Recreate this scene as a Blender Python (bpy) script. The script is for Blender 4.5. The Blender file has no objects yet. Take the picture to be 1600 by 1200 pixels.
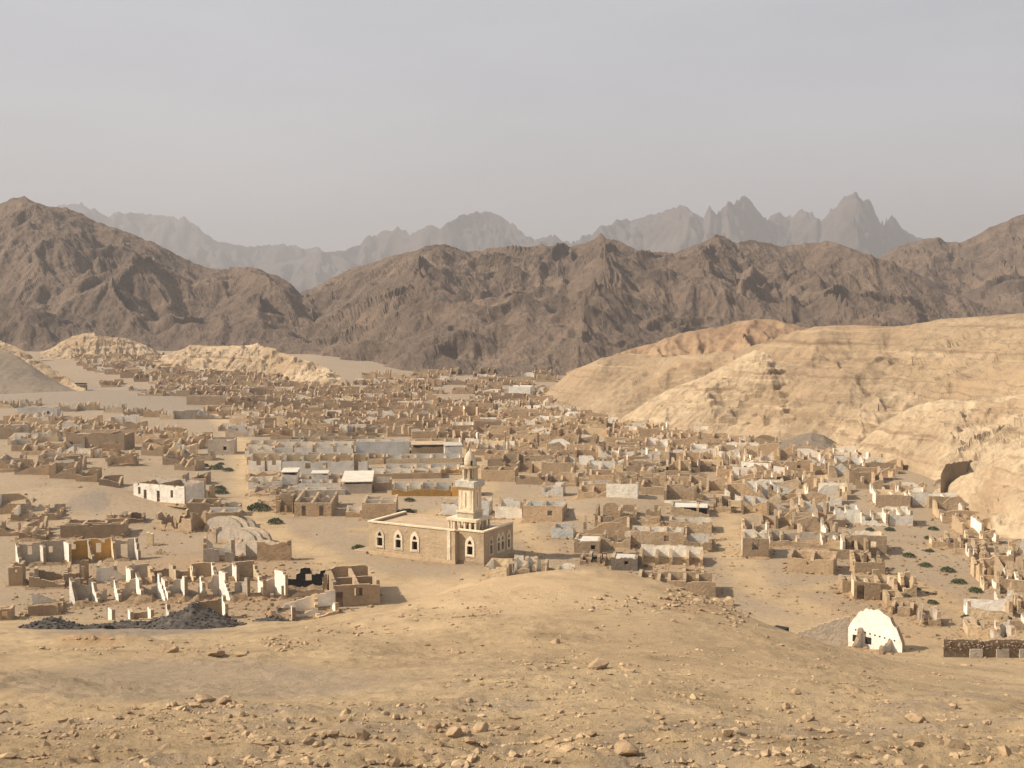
import bpy, math, random
import numpy as np
from mathutils import Vector, Matrix
from mathutils.geometry import tessellate_polygon
from math import radians, sin, cos, tan, atan, atan2, pi, sqrt, exp

# ------------------------------------------------------------------ camera, sky, sun, exposure
S = bpy.context.scene
COL = S.collection
F, YH, H = 1900.0, 470.0, 38.0          # focal length (px of a 1600 px wide frame), horizon row, eye height over the plain
TH = atan((600 - YH) / F)
cam_d = bpy.data.cameras.new('camera'); cam = bpy.data.objects.new('camera', cam_d); COL.objects.link(cam)
cam_d.sensor_width = 36; cam_d.lens = 36 * F / 1600; cam_d.clip_start = 0.5; cam_d.clip_end = 20000
cam.location = (0, 0, H); cam.rotation_euler = (pi / 2 - TH, 0, 0)
S.camera = cam

SUN_EL, SUN_AZ = radians(40), radians(188)      # azimuth of the sun measured from +X (180 = from the left)
sd = Vector((cos(SUN_EL) * cos(SUN_AZ), cos(SUN_EL) * sin(SUN_AZ), sin(SUN_EL)))
sun_d = bpy.data.lights.new('sun', 'SUN'); sun = bpy.data.objects.new('sun', sun_d); COL.objects.link(sun)
sun_d.energy = 5.0; sun_d.angle = radians(1.0); sun_d.color = (1.0, 0.90, 0.76)
sun.rotation_euler = sd.to_track_quat('Z', 'Y').to_euler(); sun.location = (-300, 0, 300)

W = bpy.data.worlds.new('World'); S.world = W; W.use_nodes = True
nt = W.node_tree; nt.nodes.clear()
sky = nt.nodes.new('ShaderNodeTexSky'); sky.sky_type = 'NISHITA'; sky.sun_disc = False
sky.sun_elevation = SUN_EL; sky.sun_rotation = radians(90) - SUN_AZ
sky.dust_density = 6.0; sky.air_density = 1.2; sky.altitude = 100
tc = nt.nodes.new('ShaderNodeTexCoord'); mp = nt.nodes.new('ShaderNodeMapping'); mp.inputs['Scale'].default_value = (1.2, 1.2, 5.0)
mp.inputs['Rotation'].default_value = (0.2, 0.5, 0.3)
nz = nt.nodes.new('ShaderNodeTexNoise'); nz.inputs['Scale'].default_value = 1.6; nz.inputs['Detail'].default_value = 5; nz.inputs['Roughness'].default_value = 0.55
nt.links.new(tc.outputs['Generated'], mp.inputs['Vector']); nt.links.new(mp.outputs['Vector'], nz.inputs['Vector'])
veil = nt.nodes.new('ShaderNodeValToRGB')
veil.color_ramp.elements[0].position = 0.3; veil.color_ramp.elements[0].color = (3.60, 3.58, 3.82, 1)
veil.color_ramp.elements[1].position = 0.75; veil.color_ramp.elements[1].color = (4.7, 4.68, 4.92, 1)
nt.links.new(nz.outputs['Fac'], veil.inputs['Fac'])
mx = nt.nodes.new('ShaderNodeMix'); mx.data_type = 'RGBA'; mx.inputs['Factor'].default_value = 0.8
nt.links.new(sky.outputs['Color'], mx.inputs['A']); nt.links.new(veil.outputs['Color'], mx.inputs['B'])
bg = nt.nodes.new('ShaderNodeBackground'); bg.inputs['Strength'].default_value = 0.104
nt.links.new(mx.outputs['Result'], bg.inputs['Color'])
wo = nt.nodes.new('ShaderNodeOutputWorld'); nt.links.new(bg.outputs['Background'], wo.inputs['Surface'])

S.view_settings.view_transform = 'Standard'; S.view_settings.look = 'None'; S.view_settings.gamma = 1
S.view_settings.exposure = 0.62; S.view_settings.use_curve_mapping = False
S.render.engine = 'CYCLES'
S.cycles.max_bounces = 5; S.cycles.diffuse_bounces = 3; S.cycles.volume_bounces = 1; S.cycles.glossy_bounces = 2
S.cycles.use_denoising = True

# ------------------------------------------------------------------ picture <-> place
def slope(py): return tan(atan((600 - py) / F) - TH)
def at(px, py, Y):
    b = (600 - py) / F
    k = Y / (cos(TH) + b * sin(TH))
    return ((px - 800) / F * k, Y, H + slope(py) * Y)
def project(x, y, z):
    dz = z - H
    depth = y * cos(TH) - dz * sin(TH)
    up = y * sin(TH) + dz * cos(TH)
    return 800 + F * x / depth, 600 - F * up / depth
def on_plain(px, py, z=0.0):
    Y = (z - H) / slope(py)
    return at(px, py, Y)

# ------------------------------------------------------------------ noise
def _hash(ix, iy, seed):
    n = (ix.astype(np.int64) * 374761393 + iy.astype(np.int64) * 668265263 + seed * 1442695041) & 0xFFFFFFFF
    n = ((n ^ (n >> 13)) * 1274126177) & 0xFFFFFFFF
    n = n ^ (n >> 16)
    return (n & 0xFFFFFF).astype(np.float64) / 0xFFFFFF
def vnoise(x, y, seed=0):
    ix = np.floor(x); iy = np.floor(y); fx = x - ix; fy = y - iy
    fx = fx * fx * fx * (fx * (fx * 6 - 15) + 10); fy = fy * fy * fy * (fy * (fy * 6 - 15) + 10)
    a = _hash(ix, iy, seed); b = _hash(ix + 1, iy, seed); c = _hash(ix, iy + 1, seed); d = _hash(ix + 1, iy + 1, seed)
    return (a + (b - a) * fx) * (1 - fy) + (c + (d - c) * fx) * fy
def fbm(x, y, octv=4, seed=0, gain=0.5):
    s = 0; a = 1; t = 0
    for i in range(octv):
        s = s + a * vnoise(x, y, seed + i * 17); t += a; a *= gain
        x, y = x * 1.62 + y * 1.18 + 3.1, y * 1.62 - x * 1.18 + 7.7
    return s / t
def ridged(x, y, octv=4, seed=0, gain=0.5):
    s = 0; a = 1; t = 0
    for i in range(octv):
        s = s + a * (1 - np.abs(2 * vnoise(x, y, seed + i * 17) - 1)); t += a; a *= gain
        x, y = x * 1.62 + y * 1.18 + 3.1, y * 1.62 - x * 1.18 + 7.7
    return s / t
def sstep(a, b, x):
    t = np.clip((x - a) / (b - a), 0, 1); return t * t * (3 - 2 * t)
def erosion(x, y, gx, gy, scale, octv, seed, strength, branch=0.7, gain=0.5):
    """gullies that run down the slope (gx, gy): stripes laid across it, cell by cell, in several sizes"""
    tot = np.zeros_like(x); hx = np.zeros_like(x); hy = np.zeros_like(x)
    f = 1 / scale; a = 1.0
    for o in range(octv):
        dx = gy * strength + hy * branch; dy = -gx * strength - hx * branch
        m = np.sqrt(dx * dx + dy * dy) + 1e-6; lim = np.minimum(1.0, 1.3 / m); dx = dx * lim; dy = dy * lim
        px, py = x * f, y * f
        ix = np.floor(px); iy = np.floor(py); fx = px - ix; fy = py - iy
        va = 0; vx = 0; vy = 0; wt = 0
        for i in range(-1, 3):
            for j in range(-1, 3):
                hx_ = _hash(ix + i, iy + j, seed + o * 31); hy_ = _hash(ix + i, iy + j, seed + o * 31 + 7)
                qx = fx - i - hx_ * 0.6; qy = fy - j - hy_ * 0.6
                w = np.exp(-(qx * qx + qy * qy) * 2)
                mg = (qx * dx + qy * dy) * 2 * pi
                va = va + np.cos(mg) * w; sn = -np.sin(mg) * w
                vx = vx + sn * dx; vy = vy + sn * dy; wt = wt + w
        tot = tot + a * va / wt; hx = hx + a * vx / wt; hy = hy + a * vy / wt
        a *= gain; f *= 2.03
    return tot

# ------------------------------------------------------------------ materials
def new_mat(name, rough=0.95):
    m = bpy.data.materials.new(name); m.use_nodes = True
    t = m.node_tree; b = t.nodes['Principled BSDF']; b.inputs['Roughness'].default_value = rough
    b.inputs['Specular IOR Level'].default_value = 0.15
    return m, t, b
def N(t, typ, **kw):
    n = t.nodes.new(typ)
    for k, v in kw.items():
        if hasattr(n, k): setattr(n, k, v)
        else: n.inputs[k].default_value = v
    return n
def noise(t, vec, scale, detail=4, rough=0.6):
    n = N(t, 'ShaderNodeTexNoise'); n.inputs['Scale'].default_value = scale; n.inputs['Detail'].default_value = detail; n.inputs['Roughness'].default_value = rough
    t.links.new(vec, n.inputs['Vector']); return n.outputs['Fac']
def ramp(t, fac, stops):
    r = t.nodes.new('ShaderNodeValToRGB'); e = r.color_ramp.elements
    while len(e) < len(stops): e.new(0.5)
    for i, (p, c) in enumerate(stops):
        e[i].position = p; e[i].color = (*c, 1) if len(c) == 3 else c
    t.links.new(fac, r.inputs['Fac']); return r.outputs['Color']
def mix(t, fac, a, b, mode='MIX'):
    m = t.nodes.new('ShaderNodeMix'); m.data_type = 'RGBA'; m.blend_type = mode
    for sock, v in (('Factor', fac), ('A', a), ('B', b)):
        if isinstance(v, (int, float)): m.inputs[sock].default_value = v
        elif isinstance(v, tuple): m.inputs[sock].default_value = (*v, 1)
        else: t.links.new(v, m.inputs[sock])
    return m.outputs['Result']
def bump(t, b, height, dist, strength=0.6):
    n = N(t, 'ShaderNodeBump'); n.inputs['Distance'].default_value = dist; n.inputs['Strength'].default_value = strength
    t.links.new(height, n.inputs['Height']); t.links.new(n.outputs['Normal'], b.inputs['Normal'])
def sc(c, k): return tuple(x * k for x in c)

def wall_mat(name, col, stain, stone, peel=0.35, streak=0.5):
    """plaster over rough stone: weather stains, patches where the plaster has come off, a tone of its own for each wall"""
    m, t, b = new_mat(name)
    g = N(t, 'ShaderNodeTexCoord').outputs['Object']
    oi = N(t, 'ShaderNodeObjectInfo').outputs['Random']
    vo = N(t, 'ShaderNodeVectorMath', operation='MULTIPLY_ADD'); cb = N(t, 'ShaderNodeCombineXYZ')
    for k in 'XYZ': t.links.new(oi, cb.inputs[k])
    t.links.new(cb.outputs[0], vo.inputs[0]); vo.inputs[1].default_value = (37, 53, 71); t.links.new(g, vo.inputs[2]); v = vo.outputs[0]
    n1 = noise(t, v, 0.55, 5, 0.65); n2 = noise(t, v, 2.6, 4, 0.7)
    st = N(t, 'ShaderNodeMapping'); st.inputs['Scale'].default_value = (2.2, 2.2, 0.25); t.links.new(v, st.inputs['Vector'])
    n3 = noise(t, st.outputs[0], 1.0, 3, 0.6)
    c = ramp(t, n1, [(0.3, sc(col, 0.74)), (0.5, col), (0.72, sc(col, 1.14))])
    f3 = ramp(t, n3, [(0.5, (0, 0, 0)), (0.75, (streak,) * 3)])
    c = mix(t, f3, c, stain)
    pf = ramp(t, n2, [(0.60 - 0.25 * peel, (0, 0, 0)), (0.66 - 0.2 * peel, (min(1, peel * 2),) * 3)])
    rb = ramp(t, noise(t, v, 7, 2, 0.6), [(0.35, sc(stone, 0.6)), (0.65, sc(stone, 1.2))])
    c = mix(t, pf, c, rb)
    tone = ramp(t, oi, [(0, (0.60, 0.59, 0.58)), (0.5, (0.84, 0.84, 0.84)), (1, (0.99, 0.95, 0.90))])
    c = mix(t, 1.0, c, tone, 'MULTIPLY')
    t.links.new(c, b.inputs['Base Color'])
    bump(t, b, n2, 0.2, 0.7)
    return m
STONE = (0.42, 0.305, 0.19)
M = {}
M['tan'] = wall_mat('tan_plaster', (0.53, 0.395, 0.25), (0.40, 0.29, 0.175), STONE, 0.4)
M['brown'] = wall_mat('brown_mud_render', (0.44, 0.325, 0.208), (0.30, 0.215, 0.135), STONE, 0.3)
M['dark'] = wall_mat('dark_rubble_masonry', (0.29, 0.21, 0.14), (0.2, 0.145, 0.1), (0.32, 0.235, 0.155), 0.5)
M['white'] = wall_mat('white_limewash', (0.84, 0.79, 0.68), (0.66, 0.56, 0.42), STONE, 0.16, 0.4)
M['bright'] = wall_mat('bright_limewash', (0.86, 0.82, 0.73), (0.74, 0.66, 0.53), (0.6, 0.5, 0.38), 0.03, 0.5)
M['grey'] = wall_mat('grey_plaster', (0.56, 0.485, 0.39), (0.40, 0.32, 0.24), STONE, 0.2)
M['blue'] = wall_mat('pale_blue_limewash', (0.58, 0.59, 0.56), (0.48, 0.43, 0.36), STONE, 0.18)
M['ochre'] = wall_mat('ochre_limewash', (0.66, 0.38, 0.10), (0.50, 0.30, 0.11), STONE, 0.15)
M['cream'] = wall_mat('cream_limewash', (0.72, 0.57, 0.37), (0.52, 0.38, 0.22), STONE, 0.25)
M['stone'] = wall_mat('broken_stone_edge', (0.52, 0.385, 0.245), (0.32, 0.22, 0.13), STONE, 0.8)
M['mosque'] = wall_mat('dusty_tan_render', (0.50, 0.375, 0.24), (0.38, 0.275, 0.17), (0.46, 0.34, 0.21), 0.05, 0.35)
M['mosque_trim'] = wall_mat('cream_trim', (0.76, 0.64, 0.46), (0.60, 0.47, 0.31), (0.55, 0.43, 0.28), 0.06, 0.3)
M['roof'] = wall_mat('dusty_roof_screed', (0.43, 0.325, 0.215), (0.40, 0.29, 0.18), STONE, 0.15)
M['tin'] = wall_mat('dusty_white_roof_sheet', (0.60, 0.55, 0.46), (0.46, 0.38, 0.28), (0.5, 0.42, 0.32), 0.1)
M['soot'] = wall_mat('soot_and_hole_dark', (0.035, 0.032, 0.03), (0.06, 0.05, 0.045), (0.12, 0.10, 0.08), 0.15)  # soot on burnt walls, also the painted dark of holes and niches
M['dkgrey'] = wall_mat('dark_grey_render', (0.22, 0.18, 0.14), (0.17, 0.14, 0.11), (0.26, 0.2, 0.15), 0.1)

def rubble_mat():
    m, t, b = new_mat('rubble'); v = N(t, 'ShaderNodeTexCoord').outputs['Object']
    oi = N(t, 'ShaderNodeObjectInfo').outputs['Random']
    c = ramp(t, noise(t, v, 2.2, 5, 0.75), [(0.3, (0.22, 0.15, 0.085)), (0.5, (0.42, 0.285, 0.16)), (0.72, (0.60, 0.44, 0.275))])
    c = mix(t, 1.0, c, ramp(t, oi, [(0, (0.66, 0.66, 0.66)), (1, (0.92, 0.88, 0.84))]), 'MULTIPLY')
    t.links.new(c, b.inputs['Base Color']); bump(t, b, noise(t, v, 5, 4, 0.7), 0.35, 0.9); return m
M['rubble'] = rubble_mat()

def ground_mat():
    m, t, b = new_mat('desert_ground'); v = N(t, 'ShaderNodeNewGeometry').outputs['Position']
    a = N(t, 'ShaderNodeVertexColor', layer_name='soil').outputs['Color']
    sep = N(t, 'ShaderNodeSeparateColor'); t.links.new(a, sep.inputs[0])
    big = noise(t, v, 0.03, 5, 0.6); mid = noise(t, v, 0.22, 6, 0.65); fine = noise(t, v, 1.5, 8, 0.8)
    sand = ramp(t, big, [(0.3, (0.41, 0.292, 0.166)), (0.55, (0.485, 0.35, 0.20)), (0.75, (0.53, 0.388, 0.225))])
    sand = mix(t, 1.0, sand, ramp(t, mid, [(0.28, (0.68, 0.67, 0.65)), (0.5, (1, 1, 1)), (0.72, (1.12, 1.11, 1.1))]), 'MULTIPLY')
    sand = mix(t, 1.0, sand, ramp(t, fine, [(0.33, (0.66, 0.63, 0.60)), (0.45, (1.0, 1.0, 1.0)), (0.7, (1.18, 1.18, 1.17))]), 'MULTIPLY')
    grav = ramp(t, fine, [(0.3, (0.24, 0.190, 0.142)), (0.7, (0.385, 0.305, 0.225))])
    pale = ramp(t, mid, [(0.3, (0.52, 0.36, 0.20)), (0.7, (0.63, 0.455, 0.265))])
    red = ramp(t, fine, [(0.3, (0.34, 0.19, 0.09)), (0.7, (0.52, 0.31, 0.155))])
    brk = N(t, 'ShaderNodeMath', operation='MULTIPLY_ADD'); t.links.new(mid, brk.inputs[0]); brk.inputs[1].default_value = 1.2; brk.inputs[2].default_value = -0.6
    def soft(ch):
        q = N(t, 'ShaderNodeMath', operation='ADD'); t.links.new(sep.outputs[ch], q.inputs[0]); t.links.new(brk.outputs[0], q.inputs[1])
        w = N(t, 'ShaderNodeMath', operation='MULTIPLY'); t.links.new(q.outputs[0], w.inputs[0]); t.links.new(sep.outputs[ch], w.inputs[1]); w.use_clamp = True
        s = N(t, 'ShaderNodeMath', operation='MULTIPLY'); t.links.new(w.outputs[0], s.inputs[0]); s.inputs[1].default_value = 1.3; s.use_clamp = True
        return s.outputs[0]
    c = mix(t, soft('Red'), sand, grav); c = mix(t, soft('Green'), c, pale); c = mix(t, soft('Blue'), c, red)
    c = mix(t, 1.0, c, (0.80, 0.80, 0.80), 'MULTIPLY')
    t.links.new(c, b.inputs['Base Color'])
    hh = N(t, 'ShaderNodeMath', operation='MULTIPLY_ADD'); t.links.new(noise(t, v, 6.0, 5, 0.8), hh.inputs[0]); hh.inputs[1].default_value = 0.35; t.links.new(fine, hh.inputs[2])
    bump(t, b, hh.outputs[0], 0.20, 0.9)
    return m
M['ground'] = ground_mat()

def rock_mat(name, c0, c1, c2, s1=0.02, s2=0.25, bd=2.0, strata_shade=None):
    m, t, b = new_mat(name); v = N(t, 'ShaderNodeNewGeometry').outputs['Position']
    n1 = noise(t, v, s1, 6, 0.65); n2 = noise(t, v, s2, 6, 0.72)
    c = ramp(t, n1, [(0.32, c0), (0.5, c1), (0.68, c2)])
    c = mix(t, 1.0, c, ramp(t, n2, [(0.28, (0.52, 0.5, 0.5)), (0.5, (0.84, 0.84, 0.84)), (0.72, (1.03, 1.01, 0.99))]), 'MULTIPLY')
    h = n2
    if strata_shade:
        mp_ = N(t, 'ShaderNodeMapping'); mp_.inputs['Scale'].default_value = strata_shade[0]; mp_.inputs['Rotation'].default_value = strata_shade[1]
        wv = N(t, 'ShaderNodeTexNoise'); wv.inputs['Scale'].default_value = 0.12; wv.inputs['Detail'].default_value = 4; t.links.new(v, wv.inputs['Vector'])
        wm = N(t, 'ShaderNodeVectorMath', operation='MULTIPLY_ADD'); t.links.new(wv.outputs['Color'], wm.inputs[0]); wm.inputs[1].default_value = (9, 9, 2.6); t.links.new(v, wm.inputs[2])
        t.links.new(wm.outputs[0], mp_.inputs['Vector']); ns = noise(t, mp_.outputs[0], 1.0, 5, 0.65)
        c = mix(t, ramp(t, noise(t, v, 0.035, 6, 0.7), [(0.50, (0, 0, 0)), (0.60, (0.85,) * 3)]), c, (0.31, 0.215, 0.128))
        c = mix(t, ramp(t, ns, [(0.36, (0.8,) * 3), (0.45, (0, 0, 0))]), c, strata_shade[2])  # dark rock layers, with shadow lines under the ledges put into the colour
        c = mix(t, ramp(t, ns, [(0.58, (0,) * 3), (0.7, (0.55,) * 3)]), c, strata_shade[3])
    t.links.new(c, b.inputs['Base Color']); bump(t, b, h, bd, 0.8)
    return m
M['mountain'] = rock_mat('brown_mountain_rock', (0.112, 0.081, 0.060), (0.158, 0.113, 0.080), (0.215, 0.152, 0.106), 0.025, 0.22, 3.5)
M['foothill'] = rock_mat('red_brown_scree', (0.25, 0.16, 0.095), (0.33, 0.215, 0.125), (0.40, 0.27, 0.155), 0.03, 0.3, 1.0)
M['far'] = rock_mat('far_granite', (0.07, 0.058, 0.052), (0.10, 0.082, 0.072), (0.14, 0.115, 0.098), 0.003, 0.02, 12.0)
M['lime'] = rock_mat('yellow_limestone', (0.30, 0.217, 0.132), (0.44, 0.33, 0.208), (0.55, 0.425, 0.275), 0.018, 0.4, 0.6,
                     ((0.012, 0.012, 0.75), (0.0, 0.06, 0.0), (0.21, 0.14, 0.082), (0.52, 0.395, 0.245)))
M['lime_tan'] = rock_mat('ridge_shade_tan_limestone', (0.235, 0.168, 0.102), (0.315, 0.228, 0.138), (0.40, 0.295, 0.182), 0.02, 0.4, 0.6,
                         ((0.012, 0.012, 0.75), (0.0, 0.06, 0.0), (0.19, 0.13, 0.08), (0.44, 0.33, 0.205)))  # browner rock, with shade between the ridges put into its colour
M['gravel_hill'] = rock_mat('grey_gravel', (0.175, 0.138, 0.10), (0.22, 0.173, 0.123), (0.27, 0.212, 0.148), 0.03, 0.6, 0.3)
M['stone_near'] = rock_mat('loose_stone', (0.24, 0.165, 0.10), (0.40, 0.28, 0.165), (0.55, 0.40, 0.24), 0.7, 6.0, 0.05)
M['slag'] = rock_mat('black_slag', (0.05, 0.043, 0.037), (0.09, 0.077, 0.065), (0.17, 0.142, 0.115), 0.8, 4.0, 0.15)
def leaf_mat():
    m, t, b = new_mat('desert_shrub_leaves', 0.8); v = N(t, 'ShaderNodeTexCoord').outputs['Object']
    t.links.new(ramp(t, noise(t, v, 3, 3), [(0.3, (0.045, 0.06, 0.026)), (0.7, (0.10, 0.115, 0.055))]), b.inputs['Base Color']); return m
M['leaf'] = leaf_mat()
M['twig'] = rock_mat('dry_twig', (0.12, 0.09, 0.05), (0.17, 0.12, 0.07), (0.2, 0.15, 0.09), 2, 8, 0.01)

# ------------------------------------------------------------------ objects
def mesh_obj(name, verts, faces, mats, mi=None, parent=None, smooth=False):
    me = bpy.data.meshes.new(name)
    me.from_pydata([tuple(v) for v in verts], [], faces)
    for m in mats: me.materials.append(m)
    if mi is not None: me.polygons.foreach_set('material_index', np.array(mi, np.int32))
    if smooth: me.polygons.foreach_set('use_smooth', np.ones(len(me.polygons), bool))
    me.update()
    o = bpy.data.objects.new(name, me); COL.objects.link(o)
    if parent: o.parent = parent
    return o
def np_obj(name, V, T, mat, smooth=True, parent=None):
    """V (n,3), T (m,3|4) arrays -> object"""
    me = bpy.data.meshes.new(name); k = T.shape[1]
    me.vertices.add(len(V)); me.vertices.foreach_set('co', V.astype(np.float32).ravel())
    me.loops.add(T.size); me.loops.foreach_set('vertex_index', T.astype(np.int32).ravel())
    me.polygons.add(len(T)); me.polygons.foreach_set('loop_start', np.arange(0, T.size, k, dtype=np.int32))
    me.polygons.foreach_set('use_smooth', np.full(len(T), smooth, bool))
    me.materials.append(mat); me.update(calc_edges=True); me.validate()
    o = bpy.data.objects.new(name, me); COL.objects.link(o)
    if parent: o.parent = parent
    return o
def grid_faces(nr, nc):
    i = np.arange(nr - 1)[:, None] * nc + np.arange(nc - 1)[None, :]
    return np.stack([i, i + 1, i + nc + 1, i + nc], -1).reshape(-1, 4)
def struct(o, label=None):
    o['kind'] = 'structure'
    if label: o['label'] = label
    return o
def tag(o, label, cat, group=None):
    o['label'] = label; o['category'] = cat
    if group: o['group'] = group
    return o
def empty(name, loc, rz=0.0):
    e = bpy.data.objects.new(name, None); COL.objects.link(e); e.location = loc; e.rotation_euler = (0, 0, rz); e.empty_display_size = 0.5
    return e

# ------------------------------------------------------------------ the lie of the land
A = []
def anch(px, py, Y): A.append(at(px, py, Y))
for px in (-200, 150, 500, 800, 1100, 1400, 1800):
    anch(px, 1200, 24 + 0.4 * sin(px))
    A.append(((px - 800) / F * 10, 10, 33.0))
for px in (-250, 800, 1850): A.append(((px - 800) / F * 24, 0, 36.3)); A.append(((px - 800) / F * 24, -20, 39))
for px in (-200, 100, 400, 700): anch(px, 1120, 39); anch(px, 1065, 53); anch(px, 1022, 72)
for px in (-250, 50, 250): anch(px, 1000, 86); anch(px, 984, 106); anch(px, 966, 134)
anch(400, 1003, 82); anch(470, 990, 98); anch(480, 975, 124)
for px, py, Y in ((600, 1010, 76), (600, 975, 90), (600, 948, 104), (700, 925, 109), (800, 905, 114), (900, 894, 118), (980, 898, 120), (1060, 915, 118), (1120, 938, 112),
                  (800, 960, 90), (950, 950, 92), (800, 1010, 72), (950, 1005, 72), (1000, 1060, 52), (1000, 1120, 38), (1200, 1120, 39), (1450, 1120, 41), (1700, 1125, 41),
                  (1150, 985, 88), (1180, 980, 104), (1250, 1010, 90), (1250, 1004, 106), (1100, 1020, 70), (1400, 1075, 66), (1400, 1036, 96), (1420, 1030, 112), (1550, 1085, 66), (1550, 1064, 92), (1560, 1060, 106), (1750, 1070, 90), (1750, 1066, 106)):
    anch(px, py, Y)
for px in range(-350, 2000, 140):
    for Y in (140, 155, 175): A.append(((px - 800) / F * Y, Y, 0.0))
for px, Y in ((600, 128), (760, 136), (900, 137), (1000, 135), (1100, 131), (1180, 128), (1260, 128), (1350, 129), (500, 137)): A.append(((px - 800) / F * Y, Y, 0.2))
A = np.array(A)
def _phi(r2): return np.sqrt(r2 + 4.0)
_d2 = ((A[:, None, :2] - A[None, :, :2]) ** 2).sum(-1)
_n = len(A); _K = np.zeros((_n + 3, _n + 3)); _K[:_n, :_n] = _phi(_d2) - np.eye(_n) * 1.2
_K[:_n, _n] = 1; _K[:_n, _n + 1:] = A[:, :2]; _K[_n, :_n] = 1; _K[_n + 1:, :_n] = A[:, :2].T
_w = np.linalg.solve(_K, np.concatenate([A[:, 2], np.zeros(3)]))
def near_h(x, y):
    out = np.full(x.shape, _w[_n]) + _w[_n + 1] * x + _w[_n + 2] * y
    for i in range(_n): out += _w[i] * _phi((x - A[i, 0]) ** 2 + (y - A[i, 1]) ** 2)
    return out
def blob(x, y, cx, cy, r, rx=1.0):
    return np.exp(-(((x - cx) / rx) ** 2 + (y - cy) ** 2) / (r * r))
MOUNDS = []
for px, py, r, rx, h in ((60, 792, 9, 1.6, 2.6), (150, 795, 8, 1.3, 2.4), (20, 755, 14, 1.5, 1.8), (90, 625, 22, 2.0, 2.5), (250, 625, 20, 1.6, 2.0),
                         (915, 812, 7, 1.6, 1.6), (950, 795, 9, 1.5, 1.4), (1010, 790, 10, 1.4, 1.2), (1585, 860, 8, 1.2, 1.5), (250, 800, 9, 1.3, 1.4)):
    q = on_plain(px, py); MOUNDS.append((q[0], q[1], r, rx, h))
PIT = at(150, 1003, 83)
def plain_h(x, y):
    z = 0.5 * (fbm(x / 45, y / 45, 3, 5) - 0.5) + 0.16 * (fbm(x / 7, y / 7, 3, 9) - 0.5)
    z = z + 9.0 * sstep(480, 720, y) * sstep(-20, -110, x) + 2.0 * sstep(500, 700, y) * sstep(-110, -20, x)
    for cx, cy, r, rx, h in MOUNDS: z = z + h * blob(x, y, cx, cy, r, rx)
    return z
def gh(x, y):
    x = np.atleast_1d(np.asarray(x, float)); y = np.atleast_1d(np.asarray(y, float))
    w = sstep(132, 160, y)
    z = plain_h(x, y)
    near = w < 1
    if near.any():
        xn, yn = x[near], y[near]
        hn = near_h(xn, yn)
        amp = np.clip(hn / 12, 0.15, 1)
        hn = hn + amp * (1.5 * (fbm(xn / 14, yn / 14, 3, 21) - 0.5) + 0.6 * (fbm(xn / 4.0, yn / 4.0, 3, 25) - 0.5) * sstep(90, 40, yn) + 0.42 * (ridged(xn / 3.1, yn / 2.2, 5, 33, 0.65) - 0.55) * (0.35 + 1.1 * sstep(0.4, 0.6, fbm(xn / 9, yn / 6, 2, 45))))
        hn = hn + sstep(75, 45, yn) * (0.16 * (ridged(xn / 0.8, yn / 0.6, 3, 61, 0.6) - 0.55) * (0.4 + sstep(0.42, 0.6, fbm(xn / 5, yn / 4, 2, 67))))
        hn = hn - 2.6 * blob(xn, yn, PIT[0], PIT[1], 2.0, 1.6) + 0.9 * blob(xn, yn, PIT[0] - 0.3, PIT[1] + 3.2, 1.6, 2.4)
        z[near] = hn * (1 - w[near]) + z[near] * w[near]
    return z
_rx = np.arange(-95, 95.01, 0.25); _ry = np.arange(8, 172.01, 0.25)
_gx, _gy = np.meshgrid(_rx, _ry); RAST = gh(_gx.ravel(), _gy.ravel()).reshape(_gx.shape)
def ghr(x, y):
    u = np.clip((x + 95) / 0.25, 0, len(_rx) - 1.001); v = np.clip((y - 8) / 0.25, 0, len(_ry) - 1.001); i = u.astype(int); j = v.astype(int); u = u - i; v = v - j
    return (RAST[j, i] * (1 - u) + RAST[j, i + 1] * u) * (1 - v) + (RAST[j + 1, i] * (1 - u) + RAST[j + 1, i + 1] * u) * v
def gz(x, y):
    if y < 170: return float(ghr(np.array([x]), np.array([y]))[0])
    return float(plain_h(np.array([x]), np.array([y]))[0])
def place(px, py):
    """the point of the town's ground seen at this pixel"""
    z = 0.0
    for _ in range(4):
        x, y, _z = on_plain(px, py, z); z = gz(x, y)
    return x, y, z

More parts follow.
